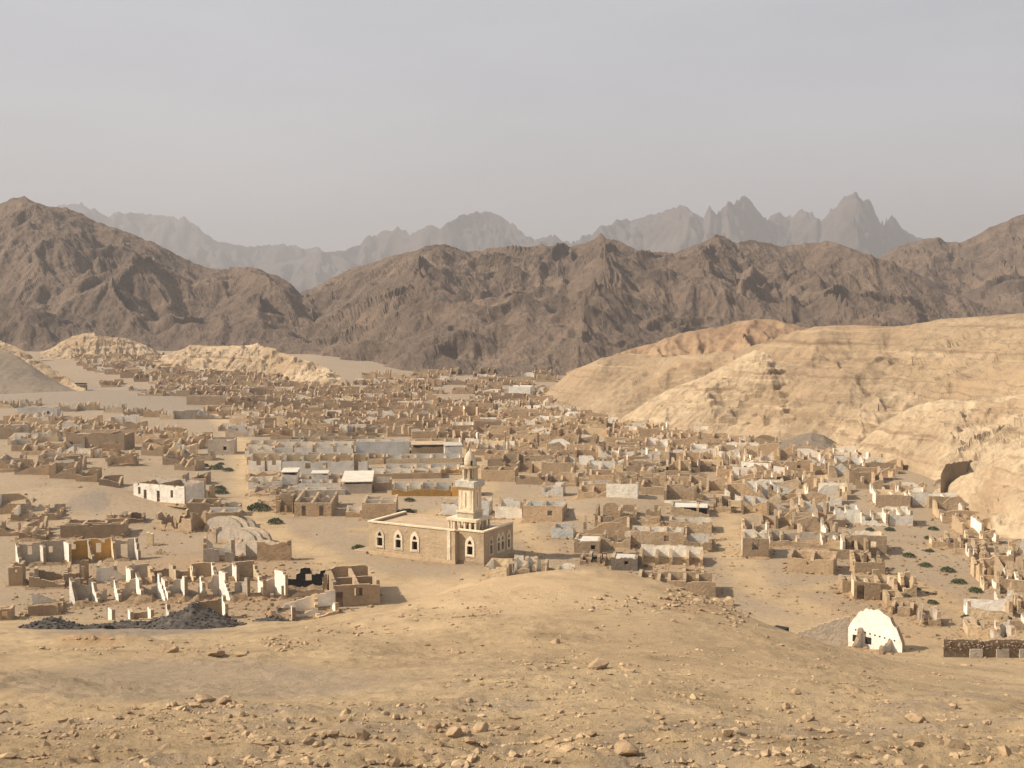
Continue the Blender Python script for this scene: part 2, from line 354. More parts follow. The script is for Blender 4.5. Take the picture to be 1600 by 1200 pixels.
def soil_masks(x, y, z):
    depth = y * cos(TH) - (z - H) * sin(TH); depth = np.maximum(depth, 1)
    px = 800 + F * x / depth; py = 600 - F * (y * sin(TH) + (z - H) * cos(TH)) / depth
    R = np.zeros_like(x); G = np.zeros_like(x); B = np.zeros_like(x)
    px = px + 60 * (fbm(x / 8, y / 11, 3, 201) - 0.5); py = py + 22 * (fbm(x / 8, y / 11, 3, 207) - 0.5)
    def el(cx, cy, rx, ry): return np.clip(1.5 - 1.5 * (((px - cx) / rx) ** 2 + ((py - cy) / ry) ** 2), 0, 1)
    for c in ((140, 785, 60, 18, .9), (150, 650, 280, 70, .62), (280, 740, 120, 60, .3), (60, 850, 120, 80, .3), (1450, 930, 220, 100, .35), (940, 860, 120, 40, .3), (60, 615, 190, 24, 1.0), (240, 625, 150, 22, 1.0), (70, 650, 90, 12, .5), (280, 1065, 460, 42, .62), (700, 1050, 200, 25, .25), (610, 855, 150, 50, .3),
              (330, 955, 160, 30, .25), (210, 985, 190, 15, .8), (560, 590, 70, 10, .5), (910, 780, 60, 10, .5), (250, 685, 60, 20, .25), (1350, 960, 200, 60, .15), (1170, 905, 90, 30, .35), (430, 825, 90, 28, .3), (680, 830, 300, 60, .2)):
        R = np.maximum(R, c[4] * el(*c[:4]))
    R = np.maximum(R, 0.62 * sstep(132, 150, y) + 0.12 * sstep(230, 430, y)); R = np.maximum(R, 0.38 * el(1080, 760, 520, 110))
    fg = sstep(1030, 1090, py) * sstep(0.5, 0.66, fbm(x / 3.2, y / 3.2, 3, 231)); R = np.maximum(R, 0.6 * fg * ((px > 700) | (py > 1100)))
    for c in ((830, 930, 300, 45, .9), (1000, 925, 160, 30, .7), (620, 965, 130, 30, .6), (150, 810, 70, 10, .5), (60, 1110, 180, 60, .35), (1200, 1100, 500, 60, .2), (1340, 1160, 300, 50, .25), (300, 812, 70, 22, .3), (930, 808, 40, 14, .5)):
        G = np.maximum(G, c[4] * el(*c[:4]))
    for c in ((140, 1000, 70, 12, .65), (440, 1003, 60, 12, .35), (1080, 945, 70, 18, .4), (300, 915, 300, 60, .5), (1430, 960, 220, 70, .35), (950, 860, 160, 40, .3)):
        B = np.maximum(B, c[4] * el(*c[:4]))
    def lane(pts, wd):
        w = np.array([on_plain(a, b)[:2] for a, b in pts]); best = np.full(x.shape, 1e9)
        for (ax, ay), (bx, by) in zip(w[:-1], w[1:]):
            q = np.clip(((x - ax) * (bx - ax) + (y - ay) * (by - ay)) / ((bx - ax) ** 2 + (by - ay) ** 2), 0, 1); best = np.minimum(best, np.hypot(x - ax - q * (bx - ax), y - ay - q * (by - ay)))
        return np.clip(1.4 - best / wd, 0, 1) * sstep(138, 150, y)
    for pts, wd, k in (([(330, 640), (385, 700), (385, 770), (420, 830), (560, 900), (740, 920)], 3.0, .55), ([(560, 830), (680, 800), (770, 790), (850, 860)], 2.4, .45), ([(1140, 740), (1140, 850), (1180, 920), (1290, 960)], 2.6, .5), ([(640, 600), (740, 680), (745, 780)], 4.0, .5), ([(1200, 930), (1400, 900), (1520, 960)], 1.6, .4)):
        l = lane(pts, wd); G = np.maximum(G, k * l); R = R * (1 - 0.8 * l)
    return np.stack([R, G, B, np.ones_like(R)], -1)

def build_ground():
    ang = np.concatenate([np.linspace(-75, -32, 24)[:-1], np.linspace(-32, 32, 530), np.linspace(32, 75, 24)[1:]]) * pi / 180
    r = np.concatenate([np.linspace(2, 21, 10)[:-1], np.geomspace(21, 160, 400)[:-1], np.geomspace(160, 760, 140)[:-1], np.geomspace(760, 9000, 26)])
    Rr, Aa = np.meshgrid(r, ang, indexing='ij'); x = (Rr * np.sin(Aa)).ravel(); y = (Rr * np.cos(Aa)).ravel()
    z = gh(x, y)
    V = np.stack([x, y, z], -1); T = grid_faces(len(r), len(ang))[:, ::-1]
    o = np_obj('ground', V, T, M['ground'])
    ca = o.data.color_attributes.new('soil', 'FLOAT_COLOR', 'POINT'); ca.data.foreach_set('color', soil_masks(x, y, z).astype(np.float32).ravel())
    struct(o, 'dry sandy hillside and gravel plain')
build_ground()

# ------------------------------------------------------------------ hills and mountains
def hill(name, label, mat, base, crest, c0, c1, nc, nr, prof=1.0, back=1.0, spur=0.0, spur_s=60, er=0.0, er_s=40, rough=0.0, rough_s=6, terr=0.0, tdip=0.0, tstep=3.0, seed=1, keep=0.6, octv=4, crisp=False, mind=4.0):
    """land rising from a base line (px, distance, height) to a crest line (px, row, distance), and falling away behind"""
    base = np.array(base, float); crest = np.array(crest, float)
    cz = np.array([H + slope(p[1]) * p[2] for p in crest])
    def hf(x, y):
        px = 800 + F * x / np.maximum(y, 1)
        yb = np.interp(px, base[:, 0], base[:, 1]); zb = np.interp(px, base[:, 0], base[:, 2])
        yc = np.interp(px, crest[:, 0], crest[:, 2]); zc = np.interp(px, crest[:, 0], cz)
        yc = np.maximum(yc, yb + mind)
        t = (y - yb) / (yc - yb)
        up = np.clip(t, 0, 1)
        s = np.where(t <= 1, up ** prof, np.clip(1 - (np.maximum(t - 1, 0) / back) ** 1.4, -0.3, 1))
        s = np.where(t < 0, t * 0.6, s)
        if spur:
            wx = x + 0.5 * spur_s * (fbm(x / spur_s, y / spur_s, 2, seed + 3) - 0.5)
            wv = ridged(wx / spur_s, y / spur_s, 3, seed + 11, 0.45) - 0.62
            s = s + spur * wv * np.clip(4 * up * (1 - up), 0, 1) ** 0.7
        return zb + (zc - zb) * s, t, zc - zb
    pxs = np.linspace(c0, c1, nc)
    tt = np.concatenate([np.linspace(-0.12, 1.0, int(nr * 0.78)), np.linspace(1.0, 1 + back * 1.15, nr - int(nr * 0.78) + 1)[1:]])
    yb = np.interp(pxs, base[:, 0], base[:, 1]); yc = np.maximum(np.interp(pxs, crest[:, 0], crest[:, 2]), yb + mind)
    y = yb[None, :] + tt[:, None] * (yc - yb)[None, :]; x = (pxs[None, :] - 800) / F * y
    x = x.ravel(); y = y.ravel()
    h, t, hh = hf(x, y)
    e = er_s * 0.08
    hx = (hf(x + e, y)[0] - hf(x - e, y)[0]) / (2 * e); hy = (hf(x, y + e)[0] - hf(x, y - e)[0]) / (2 * e)
    fade = (1 - keep * sstep(0.8, 1.0, t) * sstep(1.2, 1.0, t)) * sstep(-0.1, 0.12, t)
    h0 = h.copy()
    if er: h = h + er * fade * erosion(x, y, hx, hy, er_s, octv, seed + 40, 2.2)
    if rough: h = h + rough * np.minimum(1, fade + 0.35) * (ridged(x / rough_s, y / rough_s, 5, seed + 60, 0.6) - 0.6)
    if terr:
        q = (h0 + tdip * x + 1.6 * (fbm(x / 34, y / 34, 2, seed + 77) - 0.5) + 0.35 * (fbm(x / 3, y / 3, 2, seed + 79) - 0.5)) / tstep
        fq = q - np.floor(q)
        st = sstep(0.72, 0.97, fq) - fq
        patch = sstep(0.40, 0.56, fbm(x / 30, y / 9, 4, seed + 90)) * sstep(0.03, 0.12, t) * sstep(1.02, 0.9, t)
        lay = sstep(0.38, 0.62, vnoise(np.floor(q) * 7.31 + 0.5, x / 38, seed + 5))
        h = h + terr * tstep * st * np.maximum(patch * 0.35, lay * sstep(0.3, 0.5, fbm(x / 60, y / 25, 3, seed + 90)) * sstep(0.03, 0.12, t) * sstep(1.02, 0.9, t))
    o = np_obj(name, np.stack([x, y, h], -1), grid_faces(len(tt), nc)[:, ::-1], mat, smooth=not (terr or crisp))
    struct(o, label)
    return o

# far jagged ranges, fading in the dust
hill('mountain', 'far jagged granite range fading in dust, with the sharpest peaks', M['far'], [(800, 3700, 0), (1600, 3700, 0)],
     [(p, q, 4300 + 150 * sin(p / 37)) for p, q in ((840, 405), (900, 388), (940, 352), (985, 350), (1005, 345), (1030, 330), (1060, 320), (1085, 335), (1098, 343), (1108, 324), (1118, 336), (1135, 315), (1146, 319), (1160, 309), (1180, 325), (1195, 339),
      (1215, 331), (1230, 341), (1250, 330), (1265, 334), (1282, 346), (1292, 328), (1300, 330), (1315, 311), (1332, 299), (1345, 312), (1355, 313), (1365, 337), (1377, 351), (1392, 342), (1402, 354), (1430, 373), (1460, 392), (1560, 410), (1700, 400))],
     820, 1700, 420, 90, 1.1, 1.0, 0.5, 300, 26, 240, 30, 90, seed=301, keep=0.55)
hill('mountain', 'far hazy range with a broad central peak', M['far'], [(300, 4000, 0), (1000, 4000, 0)],
     [(p, q, 4700 + 150 * sin(p / 29)) for p, q in ((300, 430), (400, 425), (450, 415), (500, 397), (540, 395), (562, 385), (575, 368), (590, 366), (600, 358), (622, 359), (640, 366), (660, 360), (690, 354), (712, 341), (728, 339), (745, 331), (765, 332), (790, 345), (805, 352), (815, 366), (830, 377), (860, 370), (890, 380), (930, 372), (1000, 380))],
     280, 1020, 360, 80, 1.1, 1.0, 0.45, 320, 26, 260, 28, 100, seed=331, keep=0.55)
hill('mountain', 'faintest far range, behind the dark slope on the left', M['far'], [(-300, 4300, 0), (700, 4300, 0)],
     [(p, q, 5300 + 150 * sin(p / 31)) for p, q in ((-300, 330), (0, 335), (90, 325), (112, 320), (130, 319), (150, 326), (180, 341), (205, 339), (240, 342), (272, 346), (290, 342), (303, 350), (318, 362), (340, 376), (370, 384), (400, 391), (425, 386), (450, 384), (480, 393), (520, 398), (570, 398), (640, 410), (700, 420))],
     -300, 720, 360, 80, 1.1, 1.0, 0.45, 330, 26, 260, 28, 100, seed=351, keep=0.55)
# brown ranges round the valley
hill('mountain', 'brown mountain shoulder on the right, highest at the picture edge', M['mountain'], [(1150, 760, 0), (2100, 760, 0)],
     [(p, q, 1180) for p, q in ((1150, 440), (1300, 415), (1370, 404), (1400, 386), (1440, 377), (1465, 377), (1490, 383), (1520, 370), (1545, 356), (1575, 342), (1597, 339), (1625, 342), (1700, 352), (1800, 345), (2100, 380))],
     1160, 2050, 260, 130, 0.95, 0.9, 0.36, 120, 4.2, 80, 4.6, 15, seed=71, octv=5, crisp=True)
hill('mountain', 'long brown ridge with gullied flanks across the middle', M['mountain'],
     [(380, 690, 2), (560, 632, 1), (700, 604, 0), (860, 596, 0), (1000, 600, 0), (1500, 620, 0), (1800, 620, 0)],
     [(p, q, 930 + 25 * sin(p / 60)) for p, q in ((380, 505), (440, 478), (478, 455), (500, 446), (520, 437), (560, 420), (600, 408), (640, 398), (665, 391), (700, 389), (718, 392), (740, 398), (770, 396), (800, 392), (850, 392), (890, 391), (915, 378), (938, 369), (960, 376), (990, 391), (1020, 396), (1045, 398), (1060, 393), (1080, 385), (1110, 375), (1140, 378), (1150, 384), (1163, 381), (1200, 385), (1230, 390), (1260, 386), (1290, 383), (1310, 385), (1340, 394), (1365, 403), (1420, 425), (1480, 452), (1560, 475), (1800, 490))],
     390, 1800, 560, 190, 0.92, 0.8, 0.42, 100, 4.2, 60, 4.6, 13, seed=81, octv=5, crisp=True)
hill('mountain', 'dark steep mountain filling the left edge', M['mountain'],
     [(-450, 690, 9), (0, 700, 9), (200, 715, 9), (400, 685, 6), (540, 650, 2)],
     [(p, q, Y) for p, q, Y in ((-450, 400, 1000), (-200, 372, 980), (-60, 340, 960), (0, 324, 950), (22, 314, 950), (45, 311, 950), (72, 319, 950), (100, 330, 945), (120, 332, 945), (150, 348, 940), (200, 361, 935), (250, 381, 930), (300, 411, 920), (330, 421, 915), (358, 427, 910), (375, 423, 905), (400, 424, 900), (430, 432, 890), (455, 445, 880), (470, 462, 870), (490, 488, 850), (515, 516, 830), (545, 560, 800))],
     -440, 545, 400, 190, 0.95, 0.9, 0.36, 110, 4.8, 66, 5.0, 14, seed=95, octv=5, crisp=True)
hill('hill', 'low red-brown foothill behind the yellow limestone slope', M['foothill'], [(880, 470, 0), (1400, 400, 0)],
     [(p, q, 500) for p, q in ((880, 585), (930, 566), (975, 549), (1020, 536), (1060, 523), (1100, 514), (1140, 507), (1180, 503), (1220, 505), (1270, 515), (1340, 530), (1420, 545))],
     885, 1420, 220, 80, 0.9, 1.0, 0.45, 26, 1.6, 18, 1.2, 6, seed=111)
# pale hills
hill('hill', 'big yellow limestone hillside with rock ledges on the right', M['lime_tan'],
     [(835, 470, 0), (850, 466, 0), (880, 436, 0), (960, 392, 0), (1040, 368, 0), (1120, 362, 0), (1220, 330, 0), (1300, 312, 0), (1400, 294, 0), (1450, 268, 0), (1490, 250, 0), (1560, 228, 0), (1620, 215, 0), (2000, 190, 0)],
     [(835, 628, 474), (850, 618, 474), (870, 598, 470), (900, 577, 460), (940, 561, 450), (985, 555, 445), (1040, 560, 425), (1100, 556, 415), (1150, 548, 410), (1180, 539, 405), (1210, 530, 400), (1240, 519, 395), (1270, 512, 392), (1330, 510, 390), (1390, 513, 385), (1460, 502, 375), (1530, 497, 365), (1600, 492, 355), (1700, 482, 345), (2000, 470, 330)],
     838, 1980, 480, 220, 1.35, 1.2, 0.45, 48, 1.2, 26, 0.7, 4.0, terr=0.9, tdip=-0.05, tstep=2.3, seed=121, keep=0.7)
hill('hill', 'yellow limestone spur with a pointed nose above the middle quarter', M['lime'],
     [(930, 384, 0), (960, 380, 0), (1040, 358, 0), (1120, 350, 0), (1220, 332, 0), (1340, 330, 0)],
     [(930, 672, 390), (960, 660, 390), (985, 645, 388), (1010, 628, 388), (1040, 612, 388), (1070, 600, 386), (1100, 588, 384), (1130, 573, 382), (1160, 556, 380), (1180, 548, 378), (1200, 553, 374), (1225, 572, 370), (1255, 600, 364), (1290, 632, 358), (1320, 662, 350), (1340, 685, 345)],
     932, 1338, 300, 150, 0.8, 0.5, 0.4, 24, 0.7, 14, 0.6, 3.0, terr=0.9, tdip=-0.09, tstep=2.0, seed=223, keep=0.6)
hill('hill', 'upper yellow spur with dark rock ledges at the right', M['lime'],
     [(1285, 308, 0), (1330, 302, 0), (1400, 292, 0), (1500, 285, 0), (1900, 270, 0)],
     [(1285, 700, 316), (1305, 676, 322), (1325, 648, 326), (1345, 624, 330), (1370, 615, 332), (1400, 610, 334), (1440, 602, 335), (1480, 590, 336), (1530, 578, 338), (1600, 566, 338), (1900, 540, 338)],
     1287, 1890, 300, 130, 0.72, 0.55, 0.4, 22, 0.7, 13, 0.6, 3.0, terr=0.95, tdip=-0.07, tstep=2.0, seed=233, keep=0.6)
hill('hill', 'lower rounded yellow spur just above the right rows of ruins', M['lime'],
     [(1330, 296, 0), (1400, 280, 0), (1450, 262, 0), (1500, 246, 0), (1600, 232, 0), (1900, 220, 0)],
     [(1330, 706, 300), (1355, 686, 300), (1380, 665, 300), (1410, 645, 299), (1440, 632, 298), (1470, 627, 296), (1510, 628, 294), (1560, 622, 290), (1610, 616, 286), (1900, 600, 280)],
     1332, 1890, 280, 130, 0.7, 0.6, 0.45, 18, 0.7, 11, 0.6, 2.6, terr=0.95, tdip=-0.06, tstep=1.8, seed=243, keep=0.6)
hill('hill', 'near yellow rock bluff at the right edge of the town', M['lime'],
     [(1462, 240, 0), (1500, 222, 0), (1545, 200, 0), (1560, 190, 0), (1610, 186, 0), (1700, 180, 0), (1900, 176, 0)],
     [(1462, 770, 244), (1480, 764, 240), (1510, 748, 232), (1540, 733, 222), (1560, 722, 216), (1600, 703, 210), (1650, 690, 206), (1750, 680, 200), (1900, 680, 200)],
     1464, 1900, 220, 170, 0.55, 1.4, 0.4, 18, 0.5, 10, 0.7, 3.0, terr=0.9, tdip=-0.06, tstep=1.6, seed=131, keep=0.5)
hill('hill', 'shadowed brown cliff cut at the foot of the right hillside', M['lime_tan'],
     [(1474, 236, 0), (1500, 243, 0), (1535, 254, 0)],
     [(1474, 745, 238), (1482, 726, 239), (1500, 722, 246), (1520, 720, 252), (1535, 716, 257)],
     1475, 1534, 60, 50, 0.9, 3.0, 0.15, 6, 0.3, 5, 0.35, 1.5, terr=0.6, tstep=1.2, seed=263, mind=1.5)
hill('hill', 'small pale limestone hill below the dark mountain', M['lime'], [(60, 640, 7), (250, 660, 7)],
     [(p, q, 672) for p, q in ((60, 553), (78, 546), (95, 535), (115, 525), (130, 521), (150, 522), (165, 527), (185, 526), (205, 531), (222, 538), (238, 546), (250, 554))],
     62, 250, 130, 60, 0.8, 1.0, 0.5, 16, 1.0, 10, 0.8, 4, terr=0.4, tstep=2.5, seed=141)
hill('hill', 'pale limestone ridge running down into the far quarter', M['lime'], [(235, 600, 6), (330, 590, 5), (420, 560, 3), (480, 520, 1), (555, 500, 0)],
     [(p, q, Y) for p, q, Y in ((235, 568, 630), (255, 558, 628), (275, 549, 625), (295, 541, 622), (330, 543, 618), (360, 542, 612), (385, 541, 606), (402, 538, 600), (425, 547, 590), (450, 556, 575), (480, 566, 560), (510, 576, 545), (535, 592, 530), (552, 605, 516))],
     238, 553, 200, 70, 0.8, 1.0, 0.55, 18, 1.2, 12, 0.9, 4, terr=0.45, tstep=2.6, tdip=0.05, seed=151)
hill('hill', 'pale limestone slope behind the grey gravel hill at the left edge', M['lime'], [(-300, 560, 6), (0, 520, 4), (130, 490, 1)],
     [(p, q, Y) for p, q, Y in ((-300, 490, 620), (-100, 515, 600), (0, 533, 575), (30, 545, 560), (60, 563, 545), (90, 583, 525), (115, 600, 505), (132, 612, 495))],
     -300, 132, 180, 70, 0.85, 1.0, 0.4, 20, 1.0, 12, 0.7, 4, terr=0.35, tstep=2.6, seed=161)
hill('hill', 'smooth grey gravel hill at the left edge', M['gravel_hill'], [(-300, 470, 1), (0, 485, 1), (140, 482, 0.5)],
     [(p, q, Y) for p, q, Y in ((-300, 520, 540), (-60, 540, 530), (0, 548, 525), (25, 556, 520), (50, 572, 512), (80, 593, 503), (110, 608, 495), (140, 618, 490))],
     -300, 138, 150, 60, 0.85, 1.0, 0.12, 24, 0.3, 14, 0.15, 4, seed=171)
hill('hill', 'low grey gravel hump by the tip of the pale ridge', M['gravel_hill'], [(500, 590, 1), (620, 590, 1)],
     [(p, q, 625) for p, q in ((500, 590), (520, 581), (545, 575), (565, 576), (585, 584), (605, 592), (620, 596))],
     502, 618, 80, 30, 0.85, 1.0, 0.1, 24, 0.2, 14, 0.15, 4, seed=181)
hill('hill', 'dark grey spoil mound at the foot of the yellow hillside', M['gravel_hill'], [(1205, 300, 0), (1330, 300, 0)],
     [(p, q, 312) for p, q in ((1205, 702), (1225, 690), (1250, 680), (1270, 676), (1290, 680), (1312, 694), (1330, 706))],
     1206, 1328, 70, 30, 0.85, 1.0, 0.1, 10, 0.1, 8, 0.1, 3, seed=191)

# ------------------------------------------------------------------ walls
RND = random.Random(7)
def profile(kind, ss, L, h, jag, rng):
    n = len(ss)
    if kind == 'flat': return [h + rng.uniform(-0.03, 0.03) for _ in ss]
    if kind == 'gable': return [h * (0.62 + 0.38 * (1 - abs(2 * s / L - 1))) for s in ss]
    if kind == 'arch': return [h * (0.25 + 0.75 * sqrt(max(0, 1 - (2 * s / L - 1) ** 2))) for s in ss]
    if kind == 'chip':
        return [max(0.2, h + rng.uniform(-0.04, 0.04) - (rng.uniform(0.12, 0.5) if rng.random() < 0.14 else 0)) for _ in ss]
    bites = [(rng.uniform(0, L), rng.uniform(0.35, 1.5), rng.uniform(0.3, 0.95) * min(1, jag * 1.6)) for _ in range(int(L / 3.5) + 1) if rng.random() < jag * 1.5]
    out = []; v = 1.0; target = 1.0
    for i, s in enumerate(ss):
        if rng.random() < 0.35: target = 1.0 - jag * rng.random() ** 1.6
        v += (target - v) * rng.uniform(0.5, 1.0)
        k = v
        for bc, bw, bd in bites:
            if abs(s - bc) < bw: k *= 1 - bd * (1 - (abs(s - bc) / bw) ** 2)
        if kind == 'fall': k = v * (1 - 0.85 * (s / L) ** 1.3)
        if kind == 'fallr': k = v * (1 - 0.85 * (1 - s / L) ** 1.3)
        if kind == 'vee': k = v * (0.3 + 0.7 * abs(2 * s / L - 1))
        out.append(max(0.12, h * k + rng.uniform(-0.09, 0.09) * min(1, jag * 4)))
    return out
def wall_geo(p0, p1, h, th, kind='jag', jag=0.3, openings=(), seg=0.7, rng=RND, zb=-0.9, arch=False):
    """one standing wall from p0 to p1 with a broken top line and real door and window openings; faces: 0 outer side (right of p0->p1), 1 inner side, 2 tops, ends and reveals"""
    ux, uy = p1[0] - p0[0], p1[1] - p0[1]; L = sqrt(ux * ux + uy * uy); ux /= L; uy /= L; nx, ny = uy, -ux
    ops = [(max(0.05, a), min(L - 0.05, b), c, d) for a, b, c, d in openings if b - a > 0.1 and a < L - 0.2 and b > 0.2]
    n = max(2, int(L / seg))
    ss = {0.0, L}
    for i in range(1, n): ss.add(L * i / n + rng.uniform(-0.25, 0.25) * L / n)
    for a, b, _, _ in ops: ss.add(a); ss.add(b)
    ss = sorted(ss)
    hp = profile(kind, ss, L, h, jag, rng)
    if seg < 0.8 and kind not in ('flat', 'gable', 'arch'):          # broken in steps, course by course
        s2, h2 = [ss[0]], [hp[0]]
        for i in range(1, len(ss)):
            if ss[i] - s2[-1] > 0.12 and rng.random() < 0.75: s2.append(ss[i] - 0.05); h2.append(h2[-1] + (hp[i] - h2[-1]) * 0.2)
            s2.append(ss[i]); h2.append(hp[i])
        ss, hp = s2, h2
    V = []; Fc = []; MI = []
    def P(s, side, z):
        o = th / 2 * side; V.append((p0[0] + ux * s + nx * o, p0[1] + uy * s + ny * o, z)); return len(V) - 1
    def quad(a, b, c, d, m): Fc.append((a, b, c, d)); MI.append(m)
    prev_op = None
    for i in range(len(ss) - 1):
        a, b = ss[i], ss[i + 1]; ha, hb = hp[i], hp[i + 1]; mid = (a + b) / 2
        op = next((o for o in ops if o[0] - 1e-6 <= mid <= o[1] + 1e-6), None)
        if op:
            z0, z1 = op[2], op[3]
            if min(ha, hb) < z1 + 0.12: z1 = None
            if z0 > 0.01: spans = [((zb, zb), (min(z0, ha), min(z0, hb)))]
            else: spans = [((zb, zb), (0.02, 0.02))]
            if z1 is not None: spans.append(((z1, z1), (ha, hb)))
        else: spans = [((zb, zb), (ha, hb))]
        for k, ((l0, l1), (t0, t1)) in enumerate(spans):
            o = [P(a, 1, l0), P(b, 1, l1), P(b, 1, t1), P(a, 1, t0)]; q = [P(a, -1, l0), P(b, -1, l1), P(b, -1, t1), P(a, -1, t0)]
            quad(o[0], o[1], o[2], o[3], 0); quad(q[1], q[0], q[3], q[2], 1); quad(o[3], o[2], q[2], q[3], 2)
            if op and k == 1: quad(o[1], o[0], q[0], q[1], 2)
        if op:
            top = (z1 if z1 is not None else min(ha, hb)); lo = max(z0, 0.02)
            if top > lo:
                if abs(a - op[0]) < 1e-6: quad(P(a, 1, lo), P(a, 1, top), P(a, -1, top), P(a, -1, lo), 2)
                if abs(b - op[1]) < 1e-6: quad(P(b, 1, lo), P(b, -1, lo), P(b, -1, top), P(b, 1, top), 2)
    quad(P(0, -1, zb), P(0, 1, zb), P(0, 1, hp[0]), P(0, -1, hp[0]), 2); quad(P(L, 1, zb), P(L, -1, zb), P(L, -1, hp[-1]), P(L, 1, hp[-1]), 2)
    return V, Fc, MI
def wall(parent, name, p0, p1, h, th=0.42, mats=('tan', 'tan', 'stone'), **kw):
    V, Fc, MI = wall_geo(p0, p1, h, th, **kw)
    return mesh_obj(name, V, Fc, [M[m] for m in mats], MI, parent)
def box_geo(x0, x1, y0, y1, z0, z1):
    v = [(x0, y0, z0), (x1, y0, z0), (x1, y1, z0), (x0, y1, z0), (x0, y0, z1), (x1, y0, z1), (x1, y1, z1), (x0, y1, z1)]
    return v, [(0, 3, 2, 1), (4, 5, 6, 7), (0, 1, 5, 4), (1, 2, 6, 5), (2, 3, 7, 6), (3, 0, 4, 7)]
def box(parent, name, x0, x1, y0, y1, z0, z1, mat):
    v, f = box_geo(x0, x1, y0, y1, z0, z1); return mesh_obj(name, v, f, [M[mat]], None, parent)
_ico = None
def ico():
    global _ico
    if _ico is None:
        p = (1 + sqrt(5)) / 2
        v = np.array([(-1, p, 0), (1, p, 0), (-1, -p, 0), (1, -p, 0), (0, -1, p), (0, 1, p), (0, -1, -p), (0, 1, -p), (p, 0, -1), (p, 0, 1), (-p, 0, -1), (-p, 0, 1)]) / sqrt(1 + p * p)
        f = np.array([(0, 11, 5), (0, 5, 1), (0, 1, 7), (0, 7, 10), (0, 10, 11), (1, 5, 9), (5, 11, 4), (11, 10, 2), (10, 7, 6), (7, 1, 8), (3, 9, 4), (3, 4, 2), (3, 2, 6), (3, 6, 8), (3, 8, 9), (4, 9, 5), (2, 4, 11), (6, 2, 10), (8, 6, 7), (9, 8, 1)])
        _ico = (v, f)
    return _ico
def stones_geo(pos, size, seed, flat=0.55):
    """many loose stones as one array: each a knocked-about block of its own shape and turn"""
    g = np.random.default_rng(seed); n = len(pos); v, f = ico()
    jit = v[None] * g.uniform(0.6, 1.25, (n, 12, 1)) + g.uniform(-0.16, 0.16, (n, 12, 3))
    scl = np.stack([g.uniform(0.7, 1.4, n), g.uniform(0.6, 1.1, n), flat * g.uniform(0.6, 1.3, n)], -1)[:, None] * size[:, None, None]
    q = jit * scl; a = g.uniform(0, 2 * pi, n); tl = g.normal(0, 0.28, n)
    y = q[..., 1] * np.cos(tl)[:, None] - q[..., 2] * np.sin(tl)[:, None]; z = q[..., 1] * np.sin(tl)[:, None] + q[..., 2] * np.cos(tl)[:, None]
    x = q[..., 0]; X = x * np.cos(a)[:, None] - y * np.sin(a)[:, None]; Y = x * np.sin(a)[:, None] + y * np.cos(a)[:, None]
    V = np.stack([X, Y, z], -1) + pos[:, None]
    T = f[None] + (np.arange(n) * 12)[:, None, None]
    return V.reshape(-1, 3), T.reshape(-1, 3)
def rubble(parent, x0, x1, y0, y1, amt, rng, near=False, name='rubble'):
    nx = max(4, int((x1 - x0) / (0.7 if near else 1.4))); ny = max(4, int((y1 - y0) / (0.7 if near else 1.4)))
    gx, gy = np.meshgrid(np.linspace(x0, x1, nx), np.linspace(y0, y1, ny)); sd_ = rng.randrange(9999)
    z = amt * (1.5 * ridged(gx / 2.3 + sd_, gy / 2.3, 3, sd_) - 0.55) + 0.1
    ed = np.minimum(np.minimum(gx - x0, x1 - gx), np.minimum(gy - y0, y1 - gy)); z = np.where(ed < 0.01, -0.4, z)
    V = np.stack([gx.ravel(), gy.ravel(), z.ravel()], -1); T = grid_faces(ny, nx); T = np.concatenate([T[:, [0, 1, 2]], T[:, [0, 2, 3]]])
    if near:
        g = np.random.default_rng(sd_); n = int((x1 - x0) * (y1 - y0) * 1.1 * min(1, amt * 1.6))
        if n:
            ii = g.integers(0, len(V), n); ps = V[ii] + np.stack([g.uniform(-.4, .4, n), g.uniform(-.4, .4, n), np.full(n, .05)], -1)
            ps[:, 2] = np.maximum(ps[:, 2], 0.05)
            v2, t2 = stones_geo(ps, 0.09 + 0.3 * g.random(n) ** 3, sd_); T = np.concatenate([T, t2 + len(V)]); V = np.concatenate([V, v2])
    return np_obj(name, V, T, M['rubble'], False, parent)

